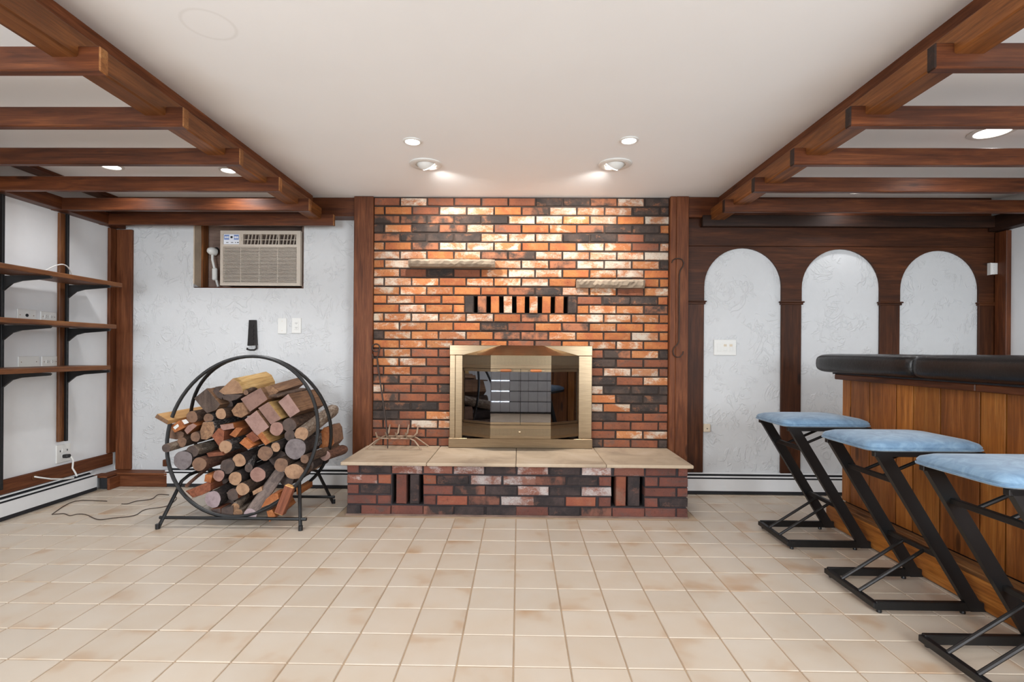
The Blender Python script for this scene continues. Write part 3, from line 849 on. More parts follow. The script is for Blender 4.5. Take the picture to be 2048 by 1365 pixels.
# ------------------------------------------------------------------ stone ledges set into the brickwork
for (xa, ya, xb, yb, yu), lab in (((815, 518.5, 989, 531.5, 537), 'long rough stone ledge high on the brick chimney, the higher of two'),
                                 ((1154, 559, 1292, 574.5, 577), 'short rough stone ledge on the brick chimney, the lower of two')):
    vf = 4.0 if ya < 540 else 4.045
    p0, p1 = at(xa, yb, vf), at(xb, yb, vf)
    z0 = at((xa + xb) / 2, yu, VF).z; z1 = at((xa + xb) / 2, ya, vf).z
    N = 26
    loops = []
    for k in range(N + 1):
        u = p0.x + (p1.x - p0.x) * k / N
        j = lambda s=.005: random.uniform(-s, s)
        e = .02 if k in (0, N) else 0
        loops.append([(u, VF + .02, z0), (u, vf + .035 + e + j(), z0 + j(.001)), (u, vf + .012 + e + j(), z0 + (z1 - z0) * .35 + j()), (u, vf + e + j(), z0 + (z1 - z0) * .75 + j()), (u, vf + .004 + e + j(), z1 + j(.002)), (u, VF + .02, z1)])
    o = MB().loft(loops).build('stone_ledge', M['rough_stone'], None)
    tag(o, lab, 'ledge', 'stone ledges on the chimney')

# ------------------------------------------------------------------ iron hook on the post, grate and poker on the hearth
pv = 4.066
hk = [at(x, y, pv) for x, y in ((1343.5, 526), (1345.5, 521), (1350, 518), (1357, 517), (1364, 519), (1367.5, 526), (1366, 533), (1360.5, 541), (1358.5, 550), (1358.3, 600), (1358, 650), (1357.5, 684), (1354, 690), (1348, 696), (1345.5, 703), (1347, 710), (1353, 715), (1360, 714.5), (1365, 709), (1366.5, 703))]
o = MB().tube(hk, .0042, 7).build('iron_hook', M['dark_iron'], None, smooth=True)
tag(o, 'long thin iron hook hanging on the post beside the brick chimney', 'hook')

zs = .364
gr = thing('fire_grate', 'worn iron fire grate with upturned bars standing on the hearth', 'grate', (-.95, 3.97, zs))
zg = .452
ua, ub = -1.055, -.83
# two cross rails run on down into splayed legs
for nm, v, fu0, fu1, vf in (('leg_rail', 3.935, -1.168, -.738, 3.925), ('leg_rail', 4.045, -1.15, -.712, 4.075)):
    MB().tube([(fu0, vf, zs + .006), (ua - .035, v, zg - .02), (ua, v, zg), (ub, v, zg), (ub + .035, v, zg - .015), (fu1, vf, zs + .006)], .006, 7).build(nm, M['rust_iron'], gr, smooth=True)
MB().tube([(-1.168, 3.925, zs + .005), (-.738, 3.925, zs + .005)], .005, 6).build('floor_rail', M['rust_iron'], gr, smooth=True)
for k in range(4):
    u = ua + (ub - ua) * k / 3 + .003
    MB().tube([(u - .026, 3.885, zg + .052), (u - .018, 3.90, zg + .016), (u, 3.94, zg + .003), (u + .012, 4.035, zg + .003), (u + .024, 4.075, zg + .02), (u + .032, 4.088, zg + .085)], [.005, .008, .0075, .0075, .008, .005], 7).build('bar', M['rust_iron'], gr, smooth=True)
po = thing('fire_poker', 'twisted iron poker with a ring handle leaning on the brick wall', 'poker', (-1.07, 4.0, zs))
pts = [at(x, y, v) for x, y, v in ((754, 716, 4.10), (757, 740, 4.088), (762, 775, 4.068), (767, 810, 4.048), (771, 835, 4.03), (775, 872, 4.0))]
pts.append(Vector((pts[-1].x + .006, 3.985, zs + .002)))
MB().tube(pts, [.0058, .0075, .0058, .0075, .0062, .007, .004], 6).build('shaft', M['dark_iron'], po, smooth=True)
rc = at(752, 696, 4.098)
rr = .030
MB().tube([rc + Vector((rr * math.cos(a), 0, rr * math.sin(a))) for a in [2 * math.pi * k / 20 for k in range(20)]], .0055, 7, closed=True).build('ring_handle', M['dark_iron'], po, smooth=True)
MB().tube([rc + Vector((.03, 0, -.004)), rc + Vector((.018, 0, -.06)), rc + Vector((.006, 0, -.085)), rc + Vector((-.022, 0, -.085)), rc + Vector((-.027, 0, -.05))], .005, 6).build('ring_neck', M['dark_iron'], po, smooth=True)
# ------------------------------------------------------------------ recessed ceiling lights
def can(px, py, r, label, power, group, rim='trim_ring'):
    p = atz(px, py, ZC)
    t = thing('recessed_light', label, 'ceiling light', (p.x, p.y, ZC), group)
    MB().lathe([(r * .74, -.001), (r * .74, -.006), (r * .80, -.009), (r, -.005), (r, -.0005)], p, 32).build(rim, M['plastic_white'], t, smooth=True)
    MB().lathe([(.0005, -.0045), (r * .70, -.0045), (r * .74, -.001), (.0005, -.001)], p, 24).build('lens', M['lamp'], t, smooth=True)
    disc_light('bulb', (p.x, p.y, ZC - .02), (0, 0, -1), power, 150, t, .9, .06)
    return t
CANP = 19
can(825, 282, .055, 'small recessed ceiling light in the bare ceiling, on the shelf side of the pair', CANP, 'small recessed lights')
can(1258, 280, .055, 'small recessed ceiling light in the bare ceiling, on the bar side of the pair', CANP, 'small recessed lights')
can(222, 332, .075, 'recessed ceiling light above the cross beams, near the shelf wall', CANP * 1.6, 'lights above the trellis')
can(457, 340, .06, 'recessed ceiling light above the cross beams, by the long beam on the shelf side', CANP * 1.8, 'lights above the trellis')
can(1985, 263, .11, 'round lit recessed light above the bar between cross beams', CANP * 1.3, 'lights above the trellis')
can(1717, 381, .075, 'recessed ceiling light half hidden by a cross beam near the arches', CANP * .5, 'lights above the trellis')
for px, py, s, lab in ((852, 328, 1, 'white eyeball spotlight in the ceiling before the chimney, on the shelf side'),
                       (1230, 328, -1, 'white eyeball spotlight in the ceiling before the chimney, on the bar side')):
    p = atz(px, py, ZC)
    t = thing('eyeball_light', lab, 'ceiling light', (p.x, p.y, ZC), 'eyeball lights before the chimney')
    R = .108
    MB().lathe([(R * .64, -.001), (R * .64, -.008), (R * .9, -.012), (R, -.006), (R, -.0005)], p, 36).build('trim_ring', M['plastic_white'], t, smooth=True)
    ax = Vector((s * .42, .62, -.66)).normalized()
    c = p + Vector((0, 0, .022))
    # the swivelling ball: a cut sphere whose flat open face looks at the bricks
    prof = [(.0005, -.066)] + [(.066 * math.sin(a), -.066 * math.cos(a)) for a in [math.pi * k / 12 for k in range(1, 9)]] + [(.050, .035)]
    MB().lathe(prof, c, 28, axis=ax).build('eyeball', M['plastic_white'], t, smooth=True)
    MB().lathe([(.0005, .036), (.050, .036), (.050, .040), (.0005, .040)], c, 24, axis=ax).build('lens', M['lamp'], t, smooth=True)
    disc_light('bulb', c + ax * .055, (s * .25, .75, -.62), 80, 112, t, .8, .03, (1, .96, .9))
# added fill: unseen ceiling lights of the same kind, out of view over the room
for u, v in ((-2.3, 1.0), (2.4, 1.2), (-.63, 1.1), (.63, 1.1), (-2.3, -.6), (0, -.7), (2.4, -.6)):
    t = thing('recessed_light', 'recessed ceiling light behind the camera, ' + {(-2.3, 1.0): 'nearest the shelves', (2.4, 1.2): 'above the near end of the bar', (-.63, 1.1): 'just inside the long beam on the shelf side', (.63, 1.1): 'just inside the long beam on the bar side', (-2.3, -.6): 'before the window on the shelf side', (0, -.7): 'before the panelled door', (2.4, -.6): 'before the window on the bar side'}[(u, v)], 'ceiling light', (u, v, ZC), 'lights behind the camera')
    p = Vector((u, v, ZC)); r = .075
    MB().lathe([(r * .74, -.001), (r * .74, -.006), (r * .80, -.009), (r, -.005), (r, -.0005)], p, 24).build('trim_ring', M['plastic_white'], t, smooth=True)
    MB().lathe([(.0005, -.0045), (r * .70, -.0045), (r * .74, -.001), (.0005, -.001)], p, 20).build('lens', M['lamp'], t, smooth=True)
    disc_light('bulb', (u, v, ZC - .02), (0, 0, -1), CANP * 1.35, 160, t, .9, .07)

# ------------------------------------------------------------------ shelves on the left wall
bv1, bv2 = 3.293, 3.775
for k, (v, zb, zp) in enumerate(((bv1, .20, 2.12), (bv2, .435, 2.12))):
    st = thing('shelf_standard', ('upright shelf standard at the edge of view, reaching the baseboard plank', 'upright shelf standard ending above the wall socket, with a brown backing board')[k], 'shelf standard', (UL, v, zb), 'shelf standards')
    beam('backing_board', (UL + .012, v - .012, zb), (UL + .012, v - .012, zp), .022 + .028, .022, M['shelf'], st, up=(1, 0, 0))
    r = MB()
    r.box((UL + .022, v + .006, zb), (UL + .040, v + .024, zp), .001)
    r.build('rail', M['black'], st)
    sl = MB()
    for q in range(int((zp - zb) / .05)):
        for dv in (.0105, .0165): sl.box((UL + .0395, v + dv, zb + .02 + q * .05), (UL + .0405, v + dv + .003, zb + .042 + q * .05))
    sl.build('slots', M['slot'], st, kind='stuff')
US = -3.055
shelves = ((.487, 3.94, 'top', 'topmost of the three brown wall shelves'), (.165, 3.885, 'mid', 'middle one of the three brown wall shelves, above two sockets'),
           (-.143, 3.83, 'low', 'lowest of the three brown wall shelves, under two wall plates'))
for zo, vend, nm, lab in shelves:
    z = CAM_H + zo
    s = thing('wall_shelf', lab, 'shelf', (UL, 3.2, z), 'wall shelves')
    beam('board', ((UL + US) / 2 + .035, -.6, z), ((UL + US) / 2 + .035, vend, z), US - UL - .075, .032, M['shelf'], s)
    for v in (bv1 + .018, bv2 + .018):
        poly = [(UL + .041, z - .018), (US + .012, z - .018), (US + .022, z - .026), (US + .012, z - .036), (UL + .16, z - .052), (UL + .10, z - .068), (UL + .065, z - .095), (UL + .041, z - .115)]
        MB().prism(poly, lambda p: Vector((p[0], v - .007, p[1])), lambda p: Vector((p[0], v + .007, p[1]))).build('bracket', M['black'], s)
# cable lying on the top shelf
zt1 = CAM_H + .487 + .018
pts = []
for k in range(17):
    a = k / 16
    pts.append(Vector((UL + .10 + .05 * math.sin(3 * a), 3.50 + .25 * a, zt1 + .004 + .085 * math.sin(math.pi * min(1, a * 1.0)))))
o = MB().tube(pts, .004, 6).build('cable', M['plastic_white'], None, smooth=True)
tag(o, 'white cable bowing up from the topmost wall shelf', 'cable')

# ------------------------------------------------------------------ wall plates
def plate_left(py, v0, v1, z0, z1, label, kind):
    t = thing('wall_plate_cover', label, 'wall plate', (UL, (v0 + v1) / 2, (z0 + z1) / 2))
    MB().box((UL, v0, z0), (UL + .007, v1, z1), .003).build('cover', M['plastic_white'], t)
    vm, zm = (v0 + v1) / 2, (z0 + z1) / 2
    if kind == 'outlet':
        for d in (-.02, .02):
            MB().box((UL + .006, vm + d - .015, zm - .014), (UL + .010, vm + d + .015, zm + .014), .003).build('socket', M['plastic_white'], t)
            h = MB()
            h.box((UL + .0095, vm + d - .007, zm - .006), (UL + .0105, vm + d + .001, zm - .004)); h.box((UL + .0095, vm + d - .007, zm + .004), (UL + .0105, vm + d + .001, zm + .006))
            h.box((UL + .0095, vm + d + .006, zm - .002), (UL + .0105, vm + d + .009, zm + .002))
            h.build('slots', M['slot'], t)
    if kind == 'hole':
        MB().lathe([(.0005, 0), (.011, 0), (.011, .002), (.0005, .002)], (UL + .007, vm, zm), 16, axis=Vector((1, 0, 0))).build('grommet', M['slot'], t)
    sc = MB()
    for d in (-1, 1): sc.lathe([(.0003, 0), (.0035, 0), (.003, .0015), (.0003, .0015)], (UL + .007, vm + d * (v1 - v0) * .36, zm), 8, axis=Vector((1, 0, 0)))
    sc.build('screws', M['rust_iron'], t)
    return t
def lz(x, y): return atu(x, y, UL + .005)
def pl(x0, y0, x1, y1, label, kind):
    a, b = lz(x0, (y0 + y1) / 2), lz(x1, (y0 + y1) / 2)
    zc = (lz((x0 + x1) / 2, y0).z + lz((x0 + x1) / 2, y1).z) / 2; h = abs(lz((x0 + x1) / 2, y0).z - lz((x0 + x1) / 2, y1).z)
    plate_left(0, a.y, b.y, zc - h / 2, zc + h / 2, label, kind)
pl(34, 619, 72, 643, 'white wall plate with a black round hole, above the middle shelf', 'hole')
pl(81, 624, 113, 644, 'white double socket plate just above the middle shelf', 'outlet')
pl(36, 713, 78, 736, 'blank white wall plate between the middle and lowest shelves', 'blank')
pl(83, 713, 116, 735, 'white double socket plate between the middle and lowest shelves', 'outlet')
# low socket with a black plug
a = lz(112, 900); b = lz(141, 900); z0, z1 = lz(126, 925).z, lz(126, 889).z
t = thing('wall_socket', 'white wall socket with a black plug in it, below the shelves', 'socket', (UL, (a.y + b.y) / 2, z0))
MB().box((UL, a.y, z0), (UL + .008, b.y, z1), .003).build('cover', M['plastic_white'], t)
vm = (a.y + b.y) / 2; zm = (z0 + z1) / 2
for d in (-.022, .022): MB().box((UL + .007, vm - .016, zm + d - .014), (UL + .011, vm + .016, zm + d + .014), .003).build('socket', M['plastic_white'], t)
for d in (-.03, .03): MB().box((UL + .0075, vm + d - .003, zm + .012), (UL + .0095, vm + d + .003, zm + .026)).build('slots', M['slot'], t)
pg = thing('power_plug', 'black power plug with a white cord, in the socket below the shelves', 'plug', (UL + .01, vm, zm - .022))
MB().box((UL + .0115, vm - .022, zm - .034), (UL + .052, vm + .018, zm - .008), .006).build('body', M['black_plastic'], pg)
c0_ = Vector((UL + .048, vm + .015, zm - .026))
cp = [c0_, c0_ + Vector((.012, .008, -.03)), c0_ + Vector((.010, .004, -.09)), Vector((UL + .075, vm + .02, .20)), Vector((UL + .083, vm + .03, .165))]
MB().tube(cp, .006, 7).build('cord', M['plastic_white'], pg, smooth=True)

# ------------------------------------------------------------------ baseboards and heaters
o = beam('baseboard_left', (UL + .011, -1.4, .21), (UL + .011, 4.25, .21), .022, .095, M['post'], None, kind='structure')
hole = lz(64, 958)
MB().lathe([(.0005, 0), (.017, 0), (.021, .002), (.021, .0005)], (UL + .0225, hole.y, .225), 18, axis=Vector((1, 0, 0))).build('cable_hole', M['shelf'], o)
hc = [Vector((UL + .02, hole.y, .228)), Vector((UL + .05, hole.y + .01, .22)), Vector((UL + .075, hole.y + .07, .195)), Vector((UL + .085, hole.y + .16, .172)), Vector((UL + .09, hole.y + .24, .162))]
o = MB().tube(hc, .005, 7).build('cord', M['plastic_white'], None, smooth=True)
tag(o, 'white cord coming out of a hole in the baseboard plank', 'cord')
def heater(name, p0, p1, out, h, label, zlo=.022):
    # p0->p1 along the wall, out = unit vector into the room
    p0, p1, out = Vector(p0), Vector(p1), Vector(out)
    d = (p1 - p0); L = d.length; d.normalize()
    t = thing(name, label, 'baseboard heater', p0, 'baseboard heaters')
    def f(poly, nm, mat, a=0.0, b=None):
        b = L if b is None else b
        MB().prism(poly, lambda q: p0 + d * a + out * q[0] + Vector((0, 0, q[1])), lambda q: p0 + d * b + out * q[0] + Vector((0, 0, q[1]))).build(nm, mat, t)
    f([(.001, zlo), (.006, zlo), (.006, h), (.001, h)], 'back_plate', M['white_metal'])
    f([(.006, h), (.022, h - .002), (.022, h - .010), (.006, h - .006)], 'top_cover', M['white_metal'])
    f([(.040, h - .022), (.050, h - .024), (.050, h - .032), (.040, h - .030)], 'damper', M['white_metal'])
    f([(.058, zlo + .008), (.062, zlo + .008), (.062, h - .042), (.058, h - .042)], 'front_panel', M['white_metal'])
    f([(.006, zlo), (.050, zlo), (.050, h - .042), (.03, h - .032), (.006, h - .014)], 'fin_core', M['slot'], .01, L - .01)
    f([(.001, zlo - .018), (.060, zlo - .018), (.060, zlo + .006), (.001, zlo + .006)], 'toe_shadow_gap', M['slot'])  # dark strip in place of the shade under the heater
    return t
heater('baseboard_heater', (UL, -1.2, 0), (UL, 4.04, 0), (1, 0, 0), .16, 'long white baseboard heater below the shelves')
heater('baseboard_heater', (at(334, 960, 4.2).x, VB - .065, 0), (HU0 - .01, VB - .065, 0), (0, -1, 0), .155, 'white baseboard heater behind the log rack')
MB().box((at(334, 960, 4.2).x, VB - .066, 0), (HU0, VB, .158)).build('trim_4', M['white_wall'], None, kind='structure')
heater('baseboard_heater', (HU1 + .01, VBR, 0), (UR - .05, VBR, 0), (0, -1, 0), .165, 'white baseboard heater below the arches')
# boxed-in pipe in the corner
bx = thing('pipe_box', 'brown plank box over the pipes in the corner beside the shelves', 'pipe cover', (-3.1, 4.2, 0))
b0u, b1u = -3.26, at(333, 960, 4.16).x
beam('front_plank', (b0u, 4.17, .048), (b1u, 4.17, .048), .02, .095, M['post'], bx)
beam('top_plank', (UL + .03, 4.22, .104), (b1u, 4.22, .104), .125, .016, M['post'], bx)
beam('side_plank', (b0u + .01, 4.05, .048), (b0u + .01, 4.178, .048), .02, .095, M['post'], bx)
beam('top_plank', (UL + .065, 4.05, .104), (UL + .065, 4.156, .104), .13, .016, M['post'], bx)
MB().box((UL + .07, 4.06, .008), (b0u, 4.16, .094)).build('pipe_hollow', M['slot'], bx)
o = MB().box((at(327, 945, 4.25).x, 4.235, .15), (at(335, 945, 4.25).x, 4.272, .205), .004).build('wood_block', M['post'], None)
tag(o, 'small brown wood block above the heater, beside the log rack', 'block')

# loose thin wires on the tiles
for pts, lab in ((((214, 1003), (150, 1003), (107, 1027), (110, 1029), (128, 1028), (140, 1032), (155, 1029), (172, 1030), (190, 1038), (203, 1040), (225, 1037), (268, 1032), (290, 1020), (330, 1014), (346, 1005), (353, 997), (349, 993)), 'thin brown wire lying in a long loop on the tiles before the shelves'),
                 (((243, 1008.5), (256, 1008), (272, 1003), (290, 1001), (305, 998), (316, 990), (332, 990), (338, 990.5)), 'short thin brown wire on the tiles nearest the corner box')):
    P = [atz(x, y, .003) for x, y in pts]
    sm = []
    for i in range(len(P) - 1):
        a_, b_, c_, d_ = P[max(i - 1, 0)], P[i], P[i + 1], P[min(i + 2, len(P) - 1)]
        for k in range(4):
            s = k / 4
            sm.append(.5 * ((2 * b_) + (c_ - a_) * s + (2 * a_ - 5 * b_ + 4 * c_ - d_) * s * s + (3 * b_ - a_ - 3 * c_ + d_) * s ** 3))
    sm.append(P[-1])
    o = MB().tube(sm, .003, 5).build('wire', M['wire'], None, smooth=True)
    tag(o, lab, 'wire', 'loose wires on the tiles')

# ------------------------------------------------------------------ air conditioner in its wall opening
DB = 4.47
tr5 = MB().box((OU0, DB, OZ0 - .01), (OU1, DB + .02, OZ1)).build('trim_5', M['plywood'], None, kind='structure')
jag = [(VB - .003, OZ0 + .035), (VB + .09, OZ0 + .012), (VB + .095, OZ0 + .3), (VB + .085, OZ0 + .55), (VB - .003, OZ0 + .56)]
MB().prism(jag, lambda q: Vector((OU0 - .001, q[0], q[1])), lambda q: Vector((OU0 + .008, q[0], q[1]))).build('trim_6', M['drywall'], None, kind='structure')
beam('trim_7', (OU0 + .011, VB + .13, OZ0), (OU0 + .011, VB + .13, OZ1), .022, .08, M['beam_warm'], None, up=(0, 1, 0), kind='structure')
beam('trim_8', (OU0, VB + .1, OZ0 + .004), (OU1, VB + .1, OZ0 + .004), .19, .008, M['beam'], None, kind='structure')
beam('trim_9', (OU1 - .012, VB + .1, OZ0), (OU1 - .012, VB + .1, OZ1), .17, .024, M['plywood'], None, up=(1, 0, 0), kind='structure')
pA, pB = at(440, 571, 4.25), at(601, 462, 4.25)
ac = thing('air_conditioner', 'off-white through-wall air conditioner with a slatted grille', 'air conditioner', ((pA.x + pB.x) / 2, 4.25, pA.z))
ax0, ax1, az0, az1 = pA.x, pB.x, pA.z, pB.z
AW, AH = ax1 - ax0, az1 - az0
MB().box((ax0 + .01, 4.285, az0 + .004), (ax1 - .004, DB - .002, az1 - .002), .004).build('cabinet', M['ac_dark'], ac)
X = lambda f: ax0 + AW * f
Z = lambda f: az1 - AH * f
fr = holes(ax0, ax1, az0, az1, 4.25, 4.287, [(X(.035), X(.955), Z(.955), Z(.30)), (X(.285), X(.955), Z(.25), Z(.065)), (X(.035), X(.235), Z(.25), Z(.06))])
fr.build('front_frame', M['ac_plastic'], ac)
g = MB()
NS = 25
for k in range(NS):
    zc = Z(.30) - (k + .5) * (Z(.30) - Z(.955)) / NS
    g.box((X(.03), 4.254, zc - .0038), (X(.958), 4.268, zc + .0028))
for k in range(1, 4): g.box((X(.035 + .92 * (k * .25 - .02)), 4.258, Z(.955)), (X(.035 + .92 * (k * .25 - .02)) + .004, 4.266, Z(.30)))
tag(g.build('grille_slats', M['ac_plastic'], ac), kind='stuff')
MB().box((X(.035), 4.256, Z(.25)), (X(.235), 4.27, Z(.06)), .002).build('control_panel', M['white_print'], ac)
cpn = MB(); cpn.box((X(.045), 4.2545, Z(.165)), (X(.225), 4.2565, Z(.075)), .0)
cp_ = cpn.build('control_print', M['blue_panel'], ac)
bt = MB()
for fx, rr_ in ((.065, .009), (.092, .009), (.185, .009), (.21, .009)): bt.lathe([(.0005, 0), (rr_, 0), (rr_ * .9, .003), (.0005, .003)], (X(fx), 4.2546, Z(.12)), 12, axis=Vector((0, -1, 0)))
bt.build('buttons', M['white_print'], ac)
MB().box((X(.108), 4.2525, Z(.165)), (X(.168), 4.2548, Z(.075)), .004).build('dial_plate', M['white_print'], ac)
MB().box((X(.125), 4.2505, Z(.138)), (X(.152), 4.253, Z(.10)), .001).build('display', M['slot'], ac)
tk = MB()
for fx in (.07, .085, .13, .145, .18, .205, .215): tk.box((X(fx), 4.2552, Z(.222)), (X(fx) + .007, 4.2562, Z(.208)))
tk.build('small_print', M['slot'], ac)
lv = MB()
lw = (.955 - .285) / 3
for k in range(3):
    a_, b_ = .285 + lw * k, .285 + lw * (k + 1)
    lv.box((X(b_) - .008, 4.254, Z(.25)), (X(b_), 4.28, Z(.065)))
    lv.box((X(a_), 4.262, Z(.165)), (X(b_), 4.27, Z(.155)))
    for q in range(1, 5):
        xx = X(a_ + lw * q / 5)
        lv.add([(xx - .005, 4.26, Z(.25)), (xx, 4.26, Z(.25)), (xx + .014, 4.26, Z(.065)), (xx + .009, 4.26, Z(.065)), (xx - .005, 4.275, Z(.25)), (xx, 4.275, Z(.25)), (xx + .014, 4.275, Z(.065)), (xx + .009, 4.275, Z(.065))],
               [(0, 1, 2, 3), (4, 7, 6, 5), (0, 4, 5, 1), (1, 5, 6, 2), (2, 6, 7, 3), (3, 7, 4, 0)])
lv.build('louvers', M['ac_plastic'], ac)
MB().box((X(.262), 4.245, Z(.19)), (X(.272), 4.252, Z(.12)), .002).build('vent_lever', M['ac_plastic'], ac)
so = at(434, 501, DB)
t = thing('wall_socket', 'brown wall socket behind the plug beside the air conditioner', 'socket', (so.x, DB, so.z))
MB().box((so.x - .035, DB - .006, so.z - .055), (so.x + .035, DB - .0005, so.z + .055), .002).build('cover', M['plywood'], t)
MB().lathe([(.0005, 0), (.025, 0), (.025, .004), (.0005, .004)], (so.x, DB - .006, so.z), 16, axis=Vector((0, -1, 0))).build('socket', M['slot'], t)
pp = thing('power_plug', 'white power plug and cord hanging beside the air conditioner', 'plug', (so.x - .03, DB - .06, so.z))
c = at(425, 503, DB - .06)
MB().lathe([(.0005, .045), (.018, .04), (.032, .02), (.036, 0), (.030, -.03), (.012, -.038), (.0005, -.04)], c, 16, axis=Vector((-.5, -.8, .1)).normalized()).build('body', M['plastic_white'], pp, smooth=True)
MB().tube([c + Vector((0, 0, -.02)), c + Vector((.006, -.01, -.075)), c + Vector((.018, -.008, -.13)), c + Vector((.022, 0, -.17)), c + Vector((.03, 0, -.23)), c + Vector((.052, .0, -.305))], .010, 8).build('cord', M['plastic_white'], pp, smooth=True)
bxp = c + Vector((.024, -.006, -.2))
MB().box(bxp - Vector((.020, .015, .05)), bxp + Vector((.022, .015, .055)), .008).build('inline_block', M['plastic_white'], pp)

# ------------------------------------------------------------------ back wall fittings
a, b = at(504 - 6, 700, VB - .03), at(512, 640, VB - .03)
tv = thing('iron_trivet', 'black tapered iron bracket with a row of holes hanging above the log rack', 'bracket', (at(504, 670, VB).x, VB - .02, a.z))
q = lambda x, y: at(x, y, VB - .02)
outl = [q(498.5, 640.5), q(511.5, 640.5), q(513.5, 691), q(495.5, 692)]
m = MB(); m.prism([(p.x, p.z) for p in outl], lambda p: Vector((p[0], VB - .026, p[1])), lambda p: Vector((p[0], VB - .001, p[1])))
m.build('plate', M['black_iron'], tv)
for y in (651, 661, 669, 677, 687):
    c = q(505, y)
    MB().lathe([(.012, 0), (.016, 0), (.016, .004), (.012, .004)], (c.x, VB - .026, c.z), 16, axis=Vector((0, -1, 0))).build('ring', M['black_iron'], tv)
MB().tube([q(513, 690), q(513, 697), q(509, 700.5), q(500, 700.5), q(494, 699), q(495, 696)], .007, 7).build('hook', M['black_iron'], tv, smooth=True)
def plate_back(x0, y0, x1, y1, v, label, kind):
    a, b = at(x0, y1, v), at(x1, y0, v)
    t = thing('wall_plate_cover' if kind != 'outlet' else 'wall_socket', label, 'wall plate' if kind != 'outlet' else 'socket', ((a.x + b.x) / 2, v, a.z))
    MB().box((a.x, v - .008, a.z), (b.x, v, b.z), .003).build('cover', M['plastic_white'], t)
    cx, cz = (a.x + b.x) / 2, (a.z + b.z) / 2
    if kind == 'outlet':
        MB().box((cx - .017, v - .0105, cz - .034), (cx + .017, v - .007, cz + .034), .002).build('socket', M['plastic_white'], t)
        s = MB()
        for d in (-.018, .018):
            s.box((cx - .007, v - .011, cz + d - .002), (cx - .004, v - .0103, cz + d + .006)); s.box((cx + .004, v - .011, cz + d - .002), (cx + .007, v - .0103, cz + d + .006))
            s.box((cx - .002, v - .011, cz + d - .009), (cx + .002, v - .0103, cz + d - .006))
        s.build('slots', M['slot'], t)
    if kind == 'blank':
        s = MB()
        for d in (-.04, .04): s.lathe([(.0003, 0), (.003, 0), (.003, .001), (.0003, .001)], (cx, v - .008, cz + d), 8, axis=Vector((0, -1, 0)))
        s.build('screws', M['plastic_beige'], t)
    if kind == 'switch':
        for k, d in enumerate((-.046, 0, .046)):
            MB().box((cx + d - .018, v - .0095, cz - .034), (cx + d + .018, v - .007, cz + .034), .001).build('switch_frame', M['plastic_white'], t)
            if k == 0:
                MB().box((cx + d - .013, v - .0115, cz - .028), (cx + d + .013, v - .009, cz + .028), .002).build('switch', M['plastic_white'], t)
            else:
                MB().box((cx + d - .013, v - .0125, cz - .026), (cx + d + .013, v - .009, cz + .004), .002).build('switch', M['plastic_white'], t)
                MB().box((cx + d - .012, v - .0102, cz + .008), (cx + d + .012, v - .009, cz + .026), .001).build('switch_light', M['plastic_beige'], t)
    return t
plate_back(556, 637, 574, 668, VB, 'blank white wall plate beside a socket, above the log rack', 'blank')
plate_back(584, 636.5, 603, 667, VB, 'white wall socket beside a blank plate, above the log rack', 'outlet')
plate_back(1427, 680, 1472, 711, VBR, 'white triple light switch under the first arch', 'switch')
a, b = at(1405, 863.5, VBR), at(1418.5, 848, VBR)
t = thing('wall_box', 'small beige box low on the wall beside the chimney post', 'wall box', ((a.x + b.x) / 2, VBR, a.z))
MB().box((a.x, VBR - .03, a.z), (b.x, VBR - .0005, b.z), .004).build('case', M['plastic_beige'], t)
MB().lathe([(.0003, 0), (.004, 0), (.004, .002), (.0003, .002)], ((a.x + b.x) / 2, VBR - .03, (a.z + b.z) / 2 - .004), 10, axis=Vector((0, -1, 0))).build('jack', M['slot'], t)
a, b = at(1981, 550, 4.12), at(2000, 526, 4.12)
t = thing('motion_sensor', 'white motion sensor on the dark post behind the bar', 'sensor', ((a.x + b.x) / 2, 4.06, a.z))
prof = []
for k in range(9):
    s = k / 8; bow = .010 * (1 - (2 * s - 1) ** 2)
    uu = a.x + (b.x - a.x) * s
    prof.append([(uu, 4.12 - bow * .6, a.z + bow * .5), (uu, 4.12 - bow * .6, b.z - bow * .3), (uu, 4.149, b.z - bow * .3), (uu, 4.149, a.z + bow * .5)])
MB().loft(prof).build('case', M['plastic_white'], t, smooth=True)
tk = MB()
for k in range(4):
    c = at(1989, 531 + 4 * k, 4.112); tk.box((c.x - .004, 4.109, c.z - .004), (c.x + .004, 4.116, c.z + .004))
tk.build('indicator_dots', M['white_metal'], t)
# ------------------------------------------------------------------ bar counter
UBF, UTOE, VEND, VNEAR = 2.13, 2.04, 3.43, .75
bar = thing('bar_counter', 'wooden bar of upright orange-brown planks with a padded black armrest', 'bar counter', (2.3, 2.4, 0))
def vbar(x):
    r = ray(x, 880); return UBF * r.y / r.x
ev = [VEND] + [vbar(x) for x in (1700.5, 1738.5, 1792, 1826, 1880, 1960, 2012)]
w = [.16, .12, .17, .14, .2, .13, .16, .18]
k = 0
while ev[-1] > VNEAR: ev.append(ev[-1] - w[k % len(w)]); k += 1
zp0, zp1 = .165, .962
bm_ = [M['bar_plank'], M['bar_plank']]
for k_, (a, b) in enumerate(zip(ev, ev[1:])):
    beam('plank', (UBF + .011, (a + b) / 2, zp0), (UBF + .011, (a + b) / 2, zp1), (a - b) - .009, .022, M['bar_plank_dark' if k_ in (1, 2, 5, 7, 10) else 'bar_plank'], bar, up=(-1, 0, 0), c=.001)
MB().box((UBF + .022, VNEAR, 0), (UBF + .52, VEND - .008, zp1)).build('carcass', M['slot'], bar)
beam('end_board', (UBF + .03, VEND - .0035, (zp0 + zp1) / 2), (UBF + .52, VEND - .0035, (zp0 + zp1) / 2), .007, zp1 - zp0, M['bar_plank'], bar)
